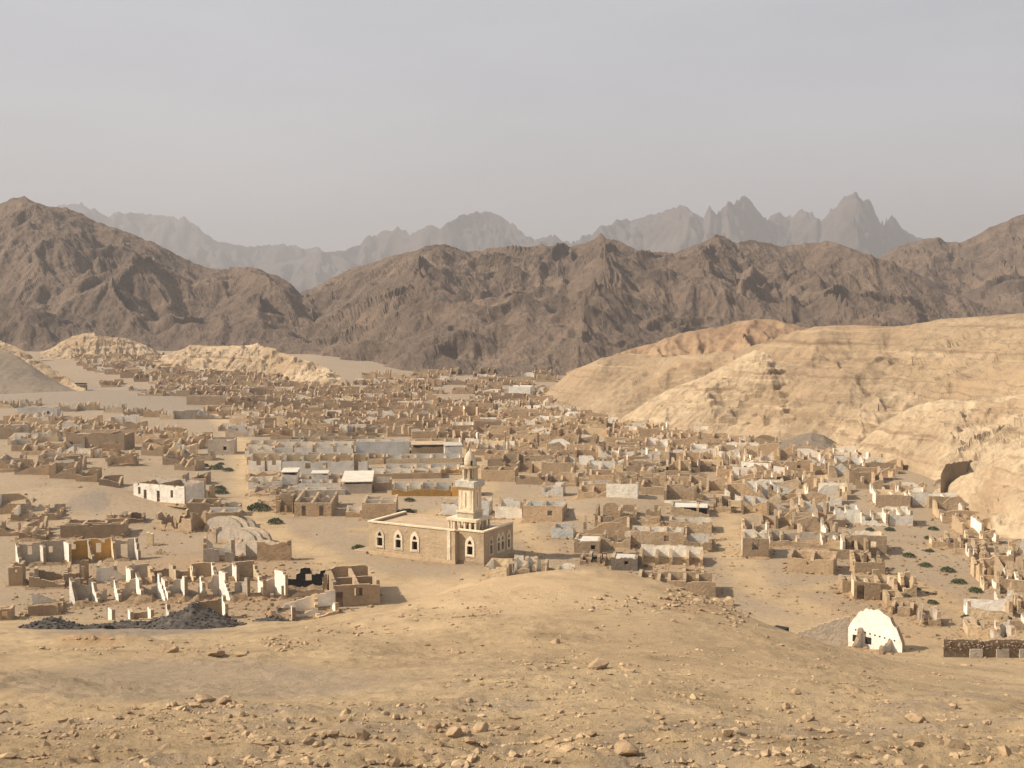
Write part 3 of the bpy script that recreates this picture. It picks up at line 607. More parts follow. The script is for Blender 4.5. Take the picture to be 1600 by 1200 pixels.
# ------------------------------------------------------------------ a ruined house
PLACED = []
def ruin_parts(w, d, h, nx, ny, ext, inn, rng, jag, miss, near, opn, th=0.4, kinds=None, front=True, gable=False):
    """lists the walls of a house of nx by ny rooms: (name, p0, p1, height, mats, options)"""
    out = []; seg = 0.6 if near else 1.3
    hw = w / 2
    def ops(L):
        o = []
        if opn <= 0: return o
        k = max(1, int(L / 3.2))
        for i in range(k):
            if rng.random() < opn:
                c = (i + 0.5 + rng.uniform(-0.2, 0.2)) * L / k
                if rng.random() < 0.4: o.append((c - 0.45, c + 0.45, 0, 2.0))
                else: o.append((c - 0.4, c + 0.4, 1.1, 2.0))
        return o
    def pick(): return inn[rng.randrange(len(inn))]
    kd = lambda: (rng.choice(kinds) if kinds else ('jag' if rng.random() < 0.85 else rng.choice(('fall', 'fallr', 'vee'))))
    J = lambda: jag * rng.uniform(0.5, 1.2)
    hh = lambda: h * rng.uniform(0.88, 1.05)
    if front: out.append(('front_wall', (-hw, 0), (hw, 0), hh(), (ext, pick(), 'stone'), dict(kind=kd(), jag=J(), openings=ops(w), seg=seg)))
    out.append(('back_wall', (hw, d), (-hw, d), hh(), (ext, pick(), 'stone'), dict(kind=kd(), jag=J(), openings=ops(w), seg=seg)))
    e = th / 2 - 0.06
    out.append(('side_wall', (-hw + th / 2, d - e), (-hw + th / 2, e), hh() - 0.04, (pick() if rng.random() < 0.5 else ext, pick(), 'stone'), dict(kind='gable' if gable else kd(), jag=J(), openings=ops(d) if rng.random() < .4 else (), seg=seg)))
    out.append(('side_wall', (hw - th / 2, e), (hw - th / 2, d - e), hh() - 0.05, (ext, pick(), 'stone'), dict(kind='gable' if gable else kd(), jag=J(), openings=ops(d) if rng.random() < .4 else (), seg=seg)))
    for i in range(1, nx):
        if rng.random() < miss: continue
        x = -hw + w * i / nx + rng.uniform(-0.3, 0.3); c = pick()
        a, b = e, d - e
        if rng.random() < miss: a = d * rng.uniform(0.2, 0.5)
        out.append(('partition_wall', (x, b), (x, a), hh() - 0.07 - 0.02 * i, (c, pick(), 'stone'), dict(kind='gable' if gable else kd(), jag=J(), seg=seg)))
    for j in range(1, ny):
        if rng.random() < miss: continue
        y = d * j / ny + rng.uniform(-0.3, 0.3)
        out.append(('partition_wall', (-hw + e + .1, y), (hw - e - .1, y), hh() - 0.12, (pick(), pick(), 'stone'), dict(kind=kd(), jag=J(), openings=ops(w), seg=seg)))
    return out
def scale_at(py): return (py - YH) / H
def R(px0, px1, py, hpx, depth, rot, nx, ny, ext, inn, label, jag=0.35, miss=0.15, opn=0.35, rub=0.45, near=None, cat='ruin', name='ruined_house', roof=None, seed=None, group=None, kinds=None, front=True, ops=None, gable=False, dz=0.0, fh=None, slab=False, skirt=0.9):
    """a ruined house by the span of its front wall in the photograph and the row where it stands"""
    s = scale_at(py); x, y, z = place((px0 + px1) / 2, py)
    rz = radians(rot); va = atan2(x, y)
    w = (px1 - px0) / s / max(0.5, cos(rz + va)) * cos(va); h = hpx / s
    if near is None: near = s > 8.0
    rng = random.Random(seed if seed is not None else int(px0 * 131 + py * 7))
    t = empty(name, (x, y, z + dz), rz)
    PLACED.append((x - sin(rz) * depth / 2, y + cos(rz) * depth / 2, max(w, depth) / 2))
    for i, (nm, p0, p1, hh, mats, kw) in enumerate(ruin_parts(w, depth, h, nx, ny, ext, inn, rng, jag, miss, near, opn, kinds=kinds, front=front, gable=gable)):
        if kw['kind'] != 'flat': kw['jag'] = min(0.95, kw['jag'] * 1.35)
        if nm == 'front_wall': hh *= fh if fh is not None else (rng.uniform(0.6, 1.0) if jag > 0.25 else 1.0)
        if kw['kind'] == 'flat': kw['kind'] = 'chip'
        if ops and nm == 'front_wall': kw['openings'] = [(a * w, b * w, c * h, d_ * h) for a, b, c, d_ in ops]
        wall(t, nm, p0, p1, hh, mats=mats, rng=rng, **kw)
    if roof:
        box(t, 'roof', -w / 2 - 0.15, w / 2 + 0.15, -0.35, depth + 0.3, h * 1.06, h * 1.06 + 0.14, roof) if slab else box(t, 'roof', -w / 2 + 0.3, w / 2 - 0.3, 0.3, depth - 0.3, h * 0.80, h * 0.84, roof)
    elif rub > 0: rubble(t, -w / 2 - skirt, w / 2 + skirt, -skirt, depth + skirt, rub, rng, near)
    return tag(t, label, cat, group)

# ------------------------------------------------------------------ terraces of open-fronted rooms
def terrace(px0, px1, py, hpx, depth, rot, rooms, label, part='bright', ext='brown', ops=None, jag=0.2, pk=('fall', 'jag'), low=0.0, rub=0.5, miss=0.0, cat='ruin', name='ruined_terrace', seed=None, stub=1.0, bk=('jag',), skew=0.32):
    """back walls of a row of rooms with broken cross walls running out from them"""
    s = scale_at(py); x, y, z = place((px0 + px1) / 2, py); rz = radians(rot); va = atan2(x, y)
    w = (px1 - px0) / s / max(0.5, cos(rz + va)) * cos(va); h = hpx / s
    rng = random.Random(seed if seed is not None else int(px0 * 17 + py)); near = s > 7
    t = empty(name, (x, y, z), rz); n = len(rooms); hw = w / 2
    PLACED.append((x + sin(rz) * depth / 2, y - cos(rz) * depth / 2, max(w, depth) / 2))
    for i, m in enumerate(rooms):
        a = -hw + w * i / n; b = -hw + w * (i + 1) / n
        if m:
            o = []
            if ops and ops[i]:
                L = b - a; o = [(L * (1 - q[1]), L * (1 - q[0]), q[2] * h, q[3] * h) for q in [ops[i]]]
            wall(t, 'back_wall', (b, 0), (a + 0.01, 0), h * (rng.uniform(0.92, 1.04) if jag < 0.15 else rng.uniform(0.65, 1.1)), mats=(ext, m, 'stone'), kind=rng.choice(bk), jag=jag, openings=o, seg=0.5 if near else 1.0, rng=rng)
    for i in range(n + 1):
        if rng.random() < miss: continue
        a = -hw + w * i / n; dd = depth * rng.uniform(0.55, 1.0) * stub
        wall(t, 'cross_wall', (a, -0.16), (a + (skew + rng.uniform(-0.1, 0.16)) * dd, -dd), h * rng.uniform(0.8, 1.25), mats=(part if isinstance(part, str) else part[i % len(part)], rooms[i - 1] or ext, 'stone'), kind=rng.choice(pk), jag=0.3, seg=0.45 if near else 0.9, rng=rng)
    if low: wall(t, 'front_wall', (-hw, -depth), (hw, -depth), low, mats=(ext, 'grey', 'stone'), kind='jag', jag=0.7, seg=0.5, rng=rng)
    if rub: rubble(t, -hw + 0.1, hw - 0.1, -depth + 0.1, -0.25, rub, rng, near)
    return tag(t, label, cat)

WG = ['white', 'grey', 'white', 'cream']; TG = ['tan', 'grey', 'tan', 'brown']; WH = ['white', 'bright', 'white']; BR = ['brown', 'tan', 'grey']

# ------------------------------------------------------------------ the mosque
def mosque():
    c = on_plain(757, 883); l = on_plain(583, 862); rot = atan2(c[1] - l[1], c[0] - l[0]); L = sqrt((c[0] - l[0]) ** 2 + (c[1] - l[1]) ** 2)
    t = empty('mosque', (c[0], c[1], gz(c[0], c[1]) + 0.05), rot)
    PLACED.append((c[0] - 7, c[1] + 9, 12)); PLACED.append((c[0] - 13, c[1] + 10, 11))
    h = 4.75; D = 8.2; xs = -4.3
    rng = random.Random(3); mats = ('mosque', 'mosque', 'mosque')
    wins_a = [0.105, 0.275, 0.425]                       # along the long face
    La = L + xs
    def slot(cx, k=1.0): return (cx - 0.52 * k, cx + 0.52 * k, 1.35, 3.55)
    wall(t, 'front_wall', (-L, -0.9), (xs, -0.9), h, 0.4, mats, kind='flat', openings=[slot(L * q) for q in wins_a], seg=3, rng=rng)
    wall(t, 'front_wall', (xs - 0.2, 0), (0, 0), h - 0.01, 0.4, mats, kind='flat', openings=[slot(2.2)], seg=3, rng=rng)
    wall(t, 'return_wall', (xs - 0.2, -0.72), (xs - 0.2, -0.18), h - 0.03, 0.4, mats, kind='flat', seg=3, rng=rng)
    wall(t, 'side_wall', (-0.2, 0.18), (-0.2, D), h - 0.02, 0.4, mats, kind='flat', openings=[slot(q, 0.8) for q in (1.7, 3.9, 5.1, 7.0)], seg=3, rng=rng)
    wall(t, 'side_wall', (-L + 0.2, D), (-L + 0.2, -0.72), h - 0.02, 0.4, mats, kind='flat', seg=3, rng=rng)
    wall(t, 'back_wall', (-0.02, D + 0.2), (-L + 0.02, D + 0.2), h - 0.01, 0.4, mats, kind='flat', seg=3, rng=rng)
    box(t, 'roof', -L + 0.4, xs, -0.69, D, h - 0.45, h - 0.22, 'roof'); box(t, 'roof', xs + 0.003, -0.41, 0.21, D, h - 0.45, h - 0.225, 'roof')
    # projecting cornice along the top and a plinth along the foot
    for nm, x0, x1, y0, y1 in (('cornice', -L - 0.1, xs - 0.02, -1.2, -0.7), ('cornice', xs - 0.015, 0.1, -0.3, 0.2), ('cornice', -0.4, 0.105, 0.203, D + 0.4), ('cornice', -L - 0.1, -L + 0.4, -0.697, D + 0.4)):
        box(t, nm, x0, x1, y0, y1, h + 0.04, h + 0.26, 'mosque_trim' if nm == 'cornice' else 'mosque')
    box(t, 'plinth', -L - 0.12, xs + 0.1, -1.22, -1.103, -0.8, 0.45, 'mosque'); box(t, 'plinth', xs + 0.103, 0.12, -0.32, -0.203, -0.8, 0.42, 'mosque')
    box(t, 'plinth', 0.003, 0.12, -0.2, D + 0.4, -0.8, 0.40, 'mosque')
    box(t, 'pilaster', xs - 1.3, xs - 0.75, -1.2, -1.103, 0.452, h + 0.035, 'mosque_trim')
    box(t, 'entrance_step', -L - 2.6, -L - 0.15, -1.6, 1.2, -0.6, 0.35, 'roof')
    # pointed windows: a pale surround round a tall lower light and a small pointed upper one
    def window(x, y, rz, k=1.0):
        wdt, z0, zs, zt = 0.78 * k, 1.05, 3.0, 4.15
        outer = [(-wdt, z0), (wdt, z0), (wdt, zs), (wdt * .86, zs + .42), (wdt * .55, zs + .8), (0, zt), (-wdt * .55, zs + .8), (-wdt * .86, zs + .42), (-wdt, zs)]
        a = wdt * 0.60
        h1 = [(-a, 1.4), (-a, 2.62), (a, 2.62), (a, 1.4)]
        b = wdt * 0.42
        h2 = [(-b, 2.86), (-b, 3.12), (-b * .6, 3.34), (0, 3.5), (b * .6, 3.34), (b, 3.12), (b, 2.86)]
        w = empty('window', (x, y, 0), rz); w.parent = t
        flat = outer + h1 + h2
        tris = tessellate_polygon([[Vector((p[0], p[1], 0)) for p in q] for q in (outer, h1, h2)])
        n = len(flat); V = [(p[0], -0.09, p[1]) for p in flat] + [(p[0], 0.05, p[1]) for p in flat]
        Fc = [tuple(q) for q in tris] + [tuple(reversed([i + n for i in q])) for q in tris]
        st = 0
        for q in (outer, h1, h2):
            m = len(q)
            for i in range(m): Fc.append((st + i, st + (i + 1) % m, st + (i + 1) % m + n, st + i + n))
            st += m
        fr = mesh_obj('surround', V, Fc, [M['mosque_trim']], None, w)
        import bmesh
        bm = bmesh.new(); bm.from_mesh(fr.data); bmesh.ops.recalc_face_normals(bm, faces=bm.faces); bm.to_mesh(fr.data); bm.free()
        v, f = box_geo(-a - 0.1, a + 0.1, -0.14, 0.0, 1.2, 1.36); mesh_obj('sill', v, f, [M['mosque_trim']], None, w)
        v, f = box_geo(-b, b, 0.10, 0.14, 2.7, 3.5); mesh_obj('dark_backing', v, f, [M['soot']], None, w)  # black panel painted as the unlit inside behind the upper light
    for q in wins_a: window(-L + L * q, -1.103, 0)
    window(xs - 0.2 + 2.2, -0.203, 0)
    for q in (1.7, 3.9, 5.1, 7.0): window(0.003, q + 0.18, pi / 2, 0.78)
    # the platform on short posts, and the minaret
    px0, px1, py0, py1 = -7.0, -1.9, 0.9, 5.4
    pl = box(t, 'roof_platform', px0, px1, py0, py1, h + 1.12, h + 1.5, 'mosque_trim')
    for i in range(6):
        for yy in (py0 + 0.15, py1 - 0.45):
            x_ = px0 + 0.12 + i * (px1 - px0 - 0.54) / 5
            box(pl, 'post', x_, x_ + 0.3, yy, yy + 0.3, h - 0.22, h + 1.117, 'mosque_trim')
    for yy in (1.9, 2.9, 3.9):
        for x_ in (px0 + 0.12, px1 - 0.42): box(pl, 'post', x_, x_ + 0.3, yy, yy + 0.3, h - 0.22, h + 1.117, 'mosque_trim')
    mx_, my_ = -4.25, 3.1
    mn = empty('minaret', (mx_, my_, h + 1.5)); mn.parent = t; mn.scale = (0.84, 0.84, 0.95)
    def prism(nm, r0, r1, z0, z1, n=8, mat='mosque_trim', off=pi / 8):
        V = [(r0 * cos(off + 2 * pi * i / n), r0 * sin(off + 2 * pi * i / n), z0) for i in range(n)] + [(r1 * cos(off + 2 * pi * i / n), r1 * sin(off + 2 * pi * i / n), z1) for i in range(n)]
        Fc = [tuple(range(n - 1, -1, -1)), tuple(range(n, 2 * n))] + [(i, (i + 1) % n, n + (i + 1) % n, n + i) for i in range(n)]
        return mesh_obj(nm, V, Fc, [M[mat]], None, mn)
    sq = pi / 4
    prism('base', 2.28, 2.28, 0.0, 0.85, 4, off=sq); prism('moulding', 2.5, 2.42, 0.853, 1.08, 4, off=sq)
    prism('shaft', 2.12, 2.05, 1.083, 4.5, 4, off=sq)
    for i in range(4):
        a = i * pi / 2
        for k in (-1, 1):
            v, f = box_geo(1.40, 1.53, k * 0.95 - 0.17, k * 0.95 + 0.17, 1.3, 4.35)
            p = mesh_obj('corner_strip', v, f, [M['mosque_trim']], None, mn); p.rotation_euler = (0, 0, a)
        v, f = box_geo(1.42, 1.52, -0.09, 0.09, 1.6, 3.9); p = mesh_obj('slit', v, f, [M['mosque']], None, mn); p.rotation_euler = (0, 0, a)
    prism('corbel', 2.05, 2.5, 4.503, 4.85, 4, off=sq); prism('balcony', 2.72, 2.72, 4.853, 5.75, 4, off=sq, mat='tin')
    prism('lantern_floor', 1.55, 1.55, 5.753, 5.95)
    for i in range(8):
        a = 2 * pi * i / 8 + pi / 8
        v, f = box_geo(1.02, 1.42, -0.16, 0.16, 5.953, 7.65); p = mesh_obj('column', v, f, [M['mosque_trim']], None, mn); p.rotation_euler = (0, 0, a)
    prism('lantern_core', 0.45, 0.45, 5.953, 7.65, mat='mosque'); prism('lantern_cornice', 1.62, 1.78, 7.653, 7.95)
    rings = [(1.12, 7.953), (1.12, 8.5), (1.05, 8.95), (0.88, 9.4), (0.62, 9.85), (0.34, 10.2), (0.13, 10.42), (0.05, 10.8), (0.012, 10.82)]
    V = [(r * cos(2 * pi * i / 20), r * sin(2 * pi * i / 20), z) for r, z in rings for i in range(20)]
    Fc = [(k * 20 + i, k * 20 + (i + 1) % 20, (k + 1) * 20 + (i + 1) % 20, (k + 1) * 20 + i) for k in range(len(rings) - 1) for i in range(20)] + [tuple(range(19, -1, -1))]
    mesh_obj('dome', V, Fc, [M['mosque_trim']], None, mn, smooth=True)
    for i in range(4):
        v, f = box_geo(0.9, 1.16, -0.17, 0.17, 8.1, 8.85); p = mesh_obj('niche_dark', v, f, [M['soot']], None, mn); p.rotation_euler = (0, 0, i * pi / 2 + pi / 4)  # solid black boxes, painted shade of niches in the dome
    tag(t, 'tan mosque with pointed windows and a square minaret in the middle of the town', 'mosque')
mosque()

# ------------------------------------------------------------------ near left: shattered rows above the slag
terrace(28, 214, 877, 35, 2.6, 14, ['grey', 'grey', 'ochre', 'ochre', 'grey'], 'row of rooms with two ochre-yellow back walls and white cross walls', part=('white', 'white', 'white', 'cream', 'cream', 'white'), ext='brown',
        ops=[(.42, .62, .4, .8), (.3, .48, .45, .75), (.25, .45, .55, .8), (.3, .52, .35, .8), (.35, .65, .0, .7)], jag=0.12, rub=0.6, stub=0.8)
R(95, 191, 841, 21, 6, 8, 3, 2, 'brown', BR, 'long brown roofless block behind the row with ochre rooms', jag=0.12, kinds=['flat', 'jag'], opn=0, name='ruined_block')
R(18, 92, 812, 20, 5, 8, 3, 1, 'tan', WG, 'pale broken ruin with white patches below the dark gravel mound', jag=0.6)
R(30, 70, 845, 18, 4, 8, 2, 1, 'brown', ['cream', 'brown'], 'dark collapsed ruin between the gravel mound and the ochre rooms', jag=0.6, rub=0.8)
R(14, 36, 915, 33, 2.6, 14, 1, 1, 'brown', BR, 'tall narrow brown hut with one small window near the left edge', jag=0.05, kinds=['flat'], ops=[(.42, .62, .62, .8)], name='hut', cat='hut')
R(46, 100, 919, 26, 4, 10, 2, 1, 'brown', TG, 'brown walled ruin beside the tall narrow hut', jag=0.3, opn=0)
R(100, 132, 914, 30, 3.5, 10, 1, 1, 'dark', BR, 'dark stepped wall ruin right of the brown walled one', jag=0.6, opn=0, kinds=['jag', 'fall'])
R(44, 96, 961, 26, 5, 16, 1, 1, 'brown', ['cream', 'grey', 'white'], 'roofless corner ruin with a tall sunlit cream wall left of the slag', jag=0.35, opn=0, kinds=['jag', 'fallr'])
R(-4, 19, 971, 21, 2, 14, 1, 1, 'brown', ['cream'], 'broken hut fragment with a round hole at the left edge', jag=0.1, opn=0, ops=[(.3, .7, .2, .8)], name='hut', cat='hut')
terrace(112, 250, 936, 37, 3.6, 14, ['grey', 'grey', 'grey', 'grey'], 'left half of the shattered grey row with tall white cross walls', part='bright', ops=[None, (.6, .95, .0, .6), None, (.1, .4, .5, .9)], jag=0.7, rub=1.1, stub=0.75)
terrace(255, 345, 931, 36, 3.6, 14, ['grey', 'grey', 'grey'], 'middle of the shattered grey row behind the pointed slag heap', part='bright', ops=[(.0, .3, .3, .9), None, (.3, .6, .0, .3)], jag=0.65, rub=1.1, stub=0.8)
terrace(352, 432, 931, 34, 3.4, 14, ['grey', None, 'grey'], 'right end of the shattered grey row beside the burnt house', part=('white', 'grey', 'white'), jag=0.8, rub=1.1, stub=0.8)
terrace(172, 265, 968, 20, 2.6, 12, [None, 'brown', None], 'low broken walls with white stubs just above the long slag band', part='bright', jag=0.5, rub=0.45, low=0.9, stub=0.8)
terrace(262, 350, 966, 33, 2.6, 12, [None, 'brown'], 'three white wall stubs standing behind the pointed slag heap', part='bright', jag=0.6, rub=0.6, stub=0.55)
terrace(200, 300, 905, 24, 3.0, 12, ['grey', 'brown', 'tan'], 'low tan walled row below the lone pillar', part=('white', 'tan', 'cream'), ext='tan', jag=0.45, rub=0.7)
terrace(300, 398, 903, 24, 3.0, 12, ['brown', 'grey', 'tan'], 'low tan walled row under the ruin with the arched door', part=('cream', 'white', 'white'), ext='tan', jag=0.45, rub=0.7)
R(424, 530, 976, 34, 6.5, 12, 3, 2, 'brown', ['bright', 'bright', 'cream'], 'roofless ruin with tall white wall stubs at the foot of the yellow knoll', jag=0.75, miss=0.1, opn=0, kinds=['jag', 'fall', 'vee'], rub=0.7)
R(440, 512, 934, 40, 5, 12, 2, 1, 'cream', ['soot', 'soot', 'cream'], 'burnt house with soot-black inside and cream walls', jag=0.6, opn=0.4, rub=0.8, kinds=['jag', 'fallr'])
R(521, 594, 946, 38, 9, 14, 2, 2, 'brown', ['brown', 'tan'], 'brown roofless house with one square window beside the yellow knoll', jag=0.06, kinds=['flat'], opn=0, ops=[(.05, .2, .0, .62), (.45, .62, .4, .75)], rub=0.2, name='roofless_house', cat='house', gable=False, miss=0)
R(402, 455, 876, 33, 0.9, 6, 1, 1, 'tan', ['tan'], 'lone tall tan wall slab standing alone left of the mosque square', jag=0.2, opn=0, rub=0.2, kinds=['jag'], name='standing_wall', cat='wall')
R(318, 366, 879, 38, 3.2, 10, 1, 1, 'grey', ['grey', 'white'], 'grey ruin with a dark arched doorway and a white side wall', jag=0.3, opn=0, ops=[(.52, .7, .0, .55)], rub=0.5)
def vaults():
    """the rib stumps of fallen barrel-vaulted rooms"""
    for k, (px, py, w, hpx, lab) in enumerate(((352, 832, 8, 26, 'upper fallen vault with curved grey rib walls above the arched door ruin'), (372, 850, 8, 25, 'middle fallen vault with curved rib walls beside the arched door ruin'), (392, 870, 7, 24, 'lower fallen vault with curved rib walls left of the tall wall slab'))):
        x, y, z = place(px, py); t = empty('fallen_vault', (x, y, z), radians(-24)); PLACED.append((x, y, 5)); rng = random.Random(k + 50); s = scale_at(py)
        for i in range(3):
            wall(t, 'rib_wall', (-w / 2 + 0.3 * i, i * 1.8), (w / 2, i * 1.8 - 0.4), hpx / s * (1 - 0.08 * i), 0.5, ('grey', 'grey', 'stone'), kind='arch', jag=0.2, seg=0.6, rng=rng)
        wall(t, 'end_wall', (-w / 2 - 0.2, 3.4), (-w / 2 - 0.2, -0.4), hpx / s * 0.9, 0.5, ('cream', 'grey', 'stone'), kind='jag', jag=0.7, seg=0.5, rng=rng)
        rubble(t, -w / 2, w / 2, -1.2, 4.2, 0.9, rng, True)
        tag(t, lab, 'ruin')
vaults()
def pillar(px, py, wpx, hpx, mat, label, rot=0):
    x, y, z = place(px, py); s = scale_at(py); t = empty('masonry_pillar', (x, y, z), radians(rot)); rng = random.Random(px)
    w = wpx / s; wall(t, 'pillar_shaft', (-w / 2, 0), (w / 2, 0), hpx / s, w * 0.8, (mat, mat, mat), kind='jag', jag=0.25, seg=0.35, rng=rng)
    rubble(t, -w * 0.7, w * 0.7, -w * 0.6, w * 0.7, 0.25, rng, True)
    PLACED.append((x, y, 2)); tag(t, label, 'pillar')
pillar(235, 852, 10, 20, 'cream', 'lone square pillar stump on the bare ground by the terraces')
pillar(251, 866, 4, 9, 'cream', 'small low stump in front of the lone square pillar')
# ------------------------------------------------------------------ left: the white house and what stands round it
R(212, 287, 783, 29, 5.5, -24, 2, 1, 'white', ['grey', 'tan'], 'white house front with two doors and two windows on a bank', jag=0.05, kinds=['flat'], ops=[(.09, .14, .35, .72), (.2, .26, .0, .6), (.46, .52, .0, .6), (.73, .78, .3, .68)], rub=0.2, name='white_house', cat='house', miss=0)
R(292, 340, 812, 27, 5, 6, 2, 1, 'brown', BR, 'dark brown roofless block just below the white house', jag=0.08, kinds=['flat', 'jag'], opn=0, name='ruined_block')
R(322, 373, 829, 28, 5, 6, 2, 1, 'brown', ['brown', 'grey', 'white'], 'brown roofless block with a lit left wall above the fallen vaults', jag=0.08, kinds=['flat', 'jag'], opn=0, name='ruined_block')
R(345, 374, 806, 17, 4, 6, 1, 1, 'brown', WG, 'small roofless block with a pale inner wall right of the dark one', jag=0.3, opn=0)
R(243, 300, 829, 30, 4.5, -20, 2, 1, 'tan', ['dark', 'brown'], 'yellowish broken wall with dark rooms behind on the bank', jag=0.5, opn=0, kinds=['fall', 'jag'])
R(168, 190, 812, 12, 3, 0, 1, 1, 'brown', BR, 'small brown wall fragment right of the gravel mound', jag=0.6, opn=0)
R(200, 224, 805, 14, 2.5, 10, 1, 1, 'dark', ['dark'], 'dark stub hut on the bank below the white house', jag=0.4, opn=0, kinds=['jag'])
R(285, 322, 757, 18, 4, 0, 2, 1, 'brown', BR, 'jagged brown ruin behind the white house', jag=0.6, opn=0)
R(300, 330, 780, 22, 3, 0, 2, 1, 'brown', BR, 'ragged brown ruin right of the white house by two bushes', jag=0.7, opn=0.2)
# upper left
UL = [(0, 46, 686, 24, 5, 'brown', TG, 'tall brown box ruin at the left edge with a sunlit left wall'), (48, 92, 690, 18, 4, 'cream', WH, 'cream and white broken ruin beside the tall brown box'),
      (105, 133, 704, 22, 3, 'grey', ['grey'], 'grey hut with one white-lit window before the long brown building'), (70, 103, 706, 15, 3, 'brown', ['cream', 'white'], 'low brown room with a cream left wall, beside the grey hut'),
      (18, 52, 705, 17, 4, 'brown', WG, 'brown two-room ruin below the tall brown box'), (0, 34, 727, 16, 4, 'brown', TG, 'low brown ruin on the slope at the left edge'),
      (60, 96, 723, 15, 4, 'brown', WG, 'low ruin with pale cross walls below the cream ruin'), (92, 128, 726, 15, 4, 'dark', WG, 'grey-brown ruin with white fragments above the bank'),
      (24, 76, 742, 20, 4, 'tan', TG, 'rounded tan ruin on the edge of the bank'), (78, 118, 748, 24, 4, 'tan', ['tan', 'cream'], 'tan ruin with a fallen front on the edge of the bank'),
      (119, 152, 752, 20, 4, 'brown', ['white', 'brown'], 'brown ruin with white crumbs on its walls above the mound'), (155, 186, 762, 17, 4, 'dark', ['brown'], 'very dark low ruin at the end of the bank row')]
for a, b, py, hp, d, e, i, lab in UL: R(a, b, py, hp, d, 6, max(1, int((b - a) / 22)), 1, e, i, lab, jag=0.35, opn=0.15, near=False)
R(104, 195, 703, 27, 6, -6, 4, 1, 'brown', TG, 'long brown building with a flat parapet and small windows', jag=0.03, kinds=['flat'], opn=0.6, rub=0, roof='roof', name='long_building', cat='building')
for a, b, py, hp, d, e, lab in ((28, 90, 652, 15, 4, 'blue', 'long pale blue-grey building standing alone on the left'), (272, 307, 655, 14, 5, 'grey', 'pale grey house with a flat roof at the foot of the gravel slope'), (325, 366, 710, 24, 5, 'grey', 'pale grey blank-walled house left of the barracks')):
    R(a, b, py, hp, d, 5, 1, 1, e, ['grey'], lab, jag=0.04, kinds=['flat'], opn=0.15, rub=0, roof='roof', name='house', cat='house', near=False)
x_ = [(0, 22, 638, 'cream'), (32, 58, 634, 'cream'), (92, 118, 643, 'brown'), (120, 150, 641, 'cream'), (162, 192, 645, 'cream'), (193, 223, 650, 'dark'), (224, 250, 652, 'brown'), (250, 272, 655, 'cream'), (306, 348, 655, 'brown')]
for k, (a, b, py, e) in enumerate(x_):
    w_ = ('first', 'second', 'third', 'fourth', 'fifth', 'sixth', 'seventh', 'eighth', 'ninth')[k]
    R(a, b, py, 13, 5, 4, 2, 1, e, WG, f'{w_} ruin from the left in the row below the gravel slope', jag=0.5, near=False)
for a, b, py, hp, lab in ((198, 226, 688, 17, 'brown ruin at the upper end of the short diagonal row'), (205, 250, 694, 15, 'low brown ruin second in the short diagonal row'), (221, 256, 712, 18, 'ragged brown ruin third in the short diagonal row'), (256, 284, 720, 15, 'ruin with a pale side wall, fourth in the short diagonal row'), (273, 306, 735, 17, 'grey tumbled ruin at the lower end of the short diagonal row')):
    R(a, b, py, hp, 4, -14, 2, 1, 'brown', TG, lab, jag=0.5, near=False)
R(103, 131, 611, 11, 5, 4, 1, 1, 'dark', ['soot'], 'small black hut alone at the foot of the gravel hill', jag=0.1, kinds=['flat'], opn=0, rub=0, roof='dkgrey', name='hut', cat='hut', near=False)
for a, b, py, lab in ((292, 352, 632, 'long dark walled block in the far quarter above the grey house'), (435, 482, 640, 'long tan wall block near the middle of the far quarter')):
    R(a, b, py, 14, 6, 3, 3, 1, 'brown', BR, lab, jag=0.15, opn=0.1, near=False, name='ruined_block')

# ------------------------------------------------------------------ the workers' barracks
def barrack(px0, px1, py, hpx, depth, rot, ext, label, roof='tin', n=3, opn=0.5, ops=None, jag=0.12, inn=('white', 'grey'), **kw):
    return R(px0, px1, py, hpx, depth, rot, n, 1, ext, list(inn), label, jag=jag, kinds=['flat', 'flat', 'jag'], opn=opn, ops=ops, rub=0 if roof else 0.25, roof=roof, slab=bool(roof), name='barrack_block', cat='barracks', miss=0, near=False, **kw)
RB = 5
barrack(385, 470, 703, 11, 8, RB, 'tan', 'low tan block at the back left of the barracks', None, 4, opn=0.2, inn=('white', 'cream', 'bright'), fh=0.80)
barrack(600, 722, 699, 10, 8, RB, 'grey', 'low grey block at the back right of the barracks', None, 5, opn=0.2, inn=('white', 'cream', 'bright'), fh=0.80)
barrack(386, 500, 725, 12, 8, RB, 'cream', 'low cream block between the two white rows, left', None, 5, opn=0.2, inn=('white', 'cream', 'bright'), fh=0.80)
barrack(502, 600, 726, 12, 8, RB, 'cream', 'low cream block between the two white rows, right', None, 4, opn=0.2, inn=('white', 'cream', 'bright'), fh=0.80)
barrack(600, 720, 741, 10, 7, RB, 'ochre', 'low dull yellow block behind the broken brown barrack', None, 5, opn=0.1, inn=('white', 'cream', 'bright'), fh=0.80)
barrack(388, 438, 764, 14, 6, RB, 'bright', 'broken white block at the front left of the barracks yard', None, 3, opn=0.2, jag=0.3, inn=('white', 'cream', 'bright'), fh=0.80)
barrack(466, 532, 765, 12, 5, RB, 'bright', 'white roofless rooms in the middle of the barracks yard', None, 4, opn=0.2, jag=0.3, inn=('white', 'cream', 'bright'), fh=0.80)
barrack(383, 428, 716, 17, 6, RB, 'white', 'pale barrack block at the left end of the back row', None, 2, inn=('white', 'cream', 'bright'), fh=0.80)
barrack(430, 552, 712, 18, 7, RB, 'white', 'long pale barrack in the back row with dark doorways', None, 4, ops=[(.2, .24, 0, .7), (.48, .53, 0, .7), (.75, .79, 0.3, .7)], inn=('white', 'cream', 'bright'), fh=0.80)
barrack(556, 640, 709, 19, 7, RB, 'blue', 'pale blue-white barrack in the back row', None, 3, opn=0.2, inn=('blue', 'white'))
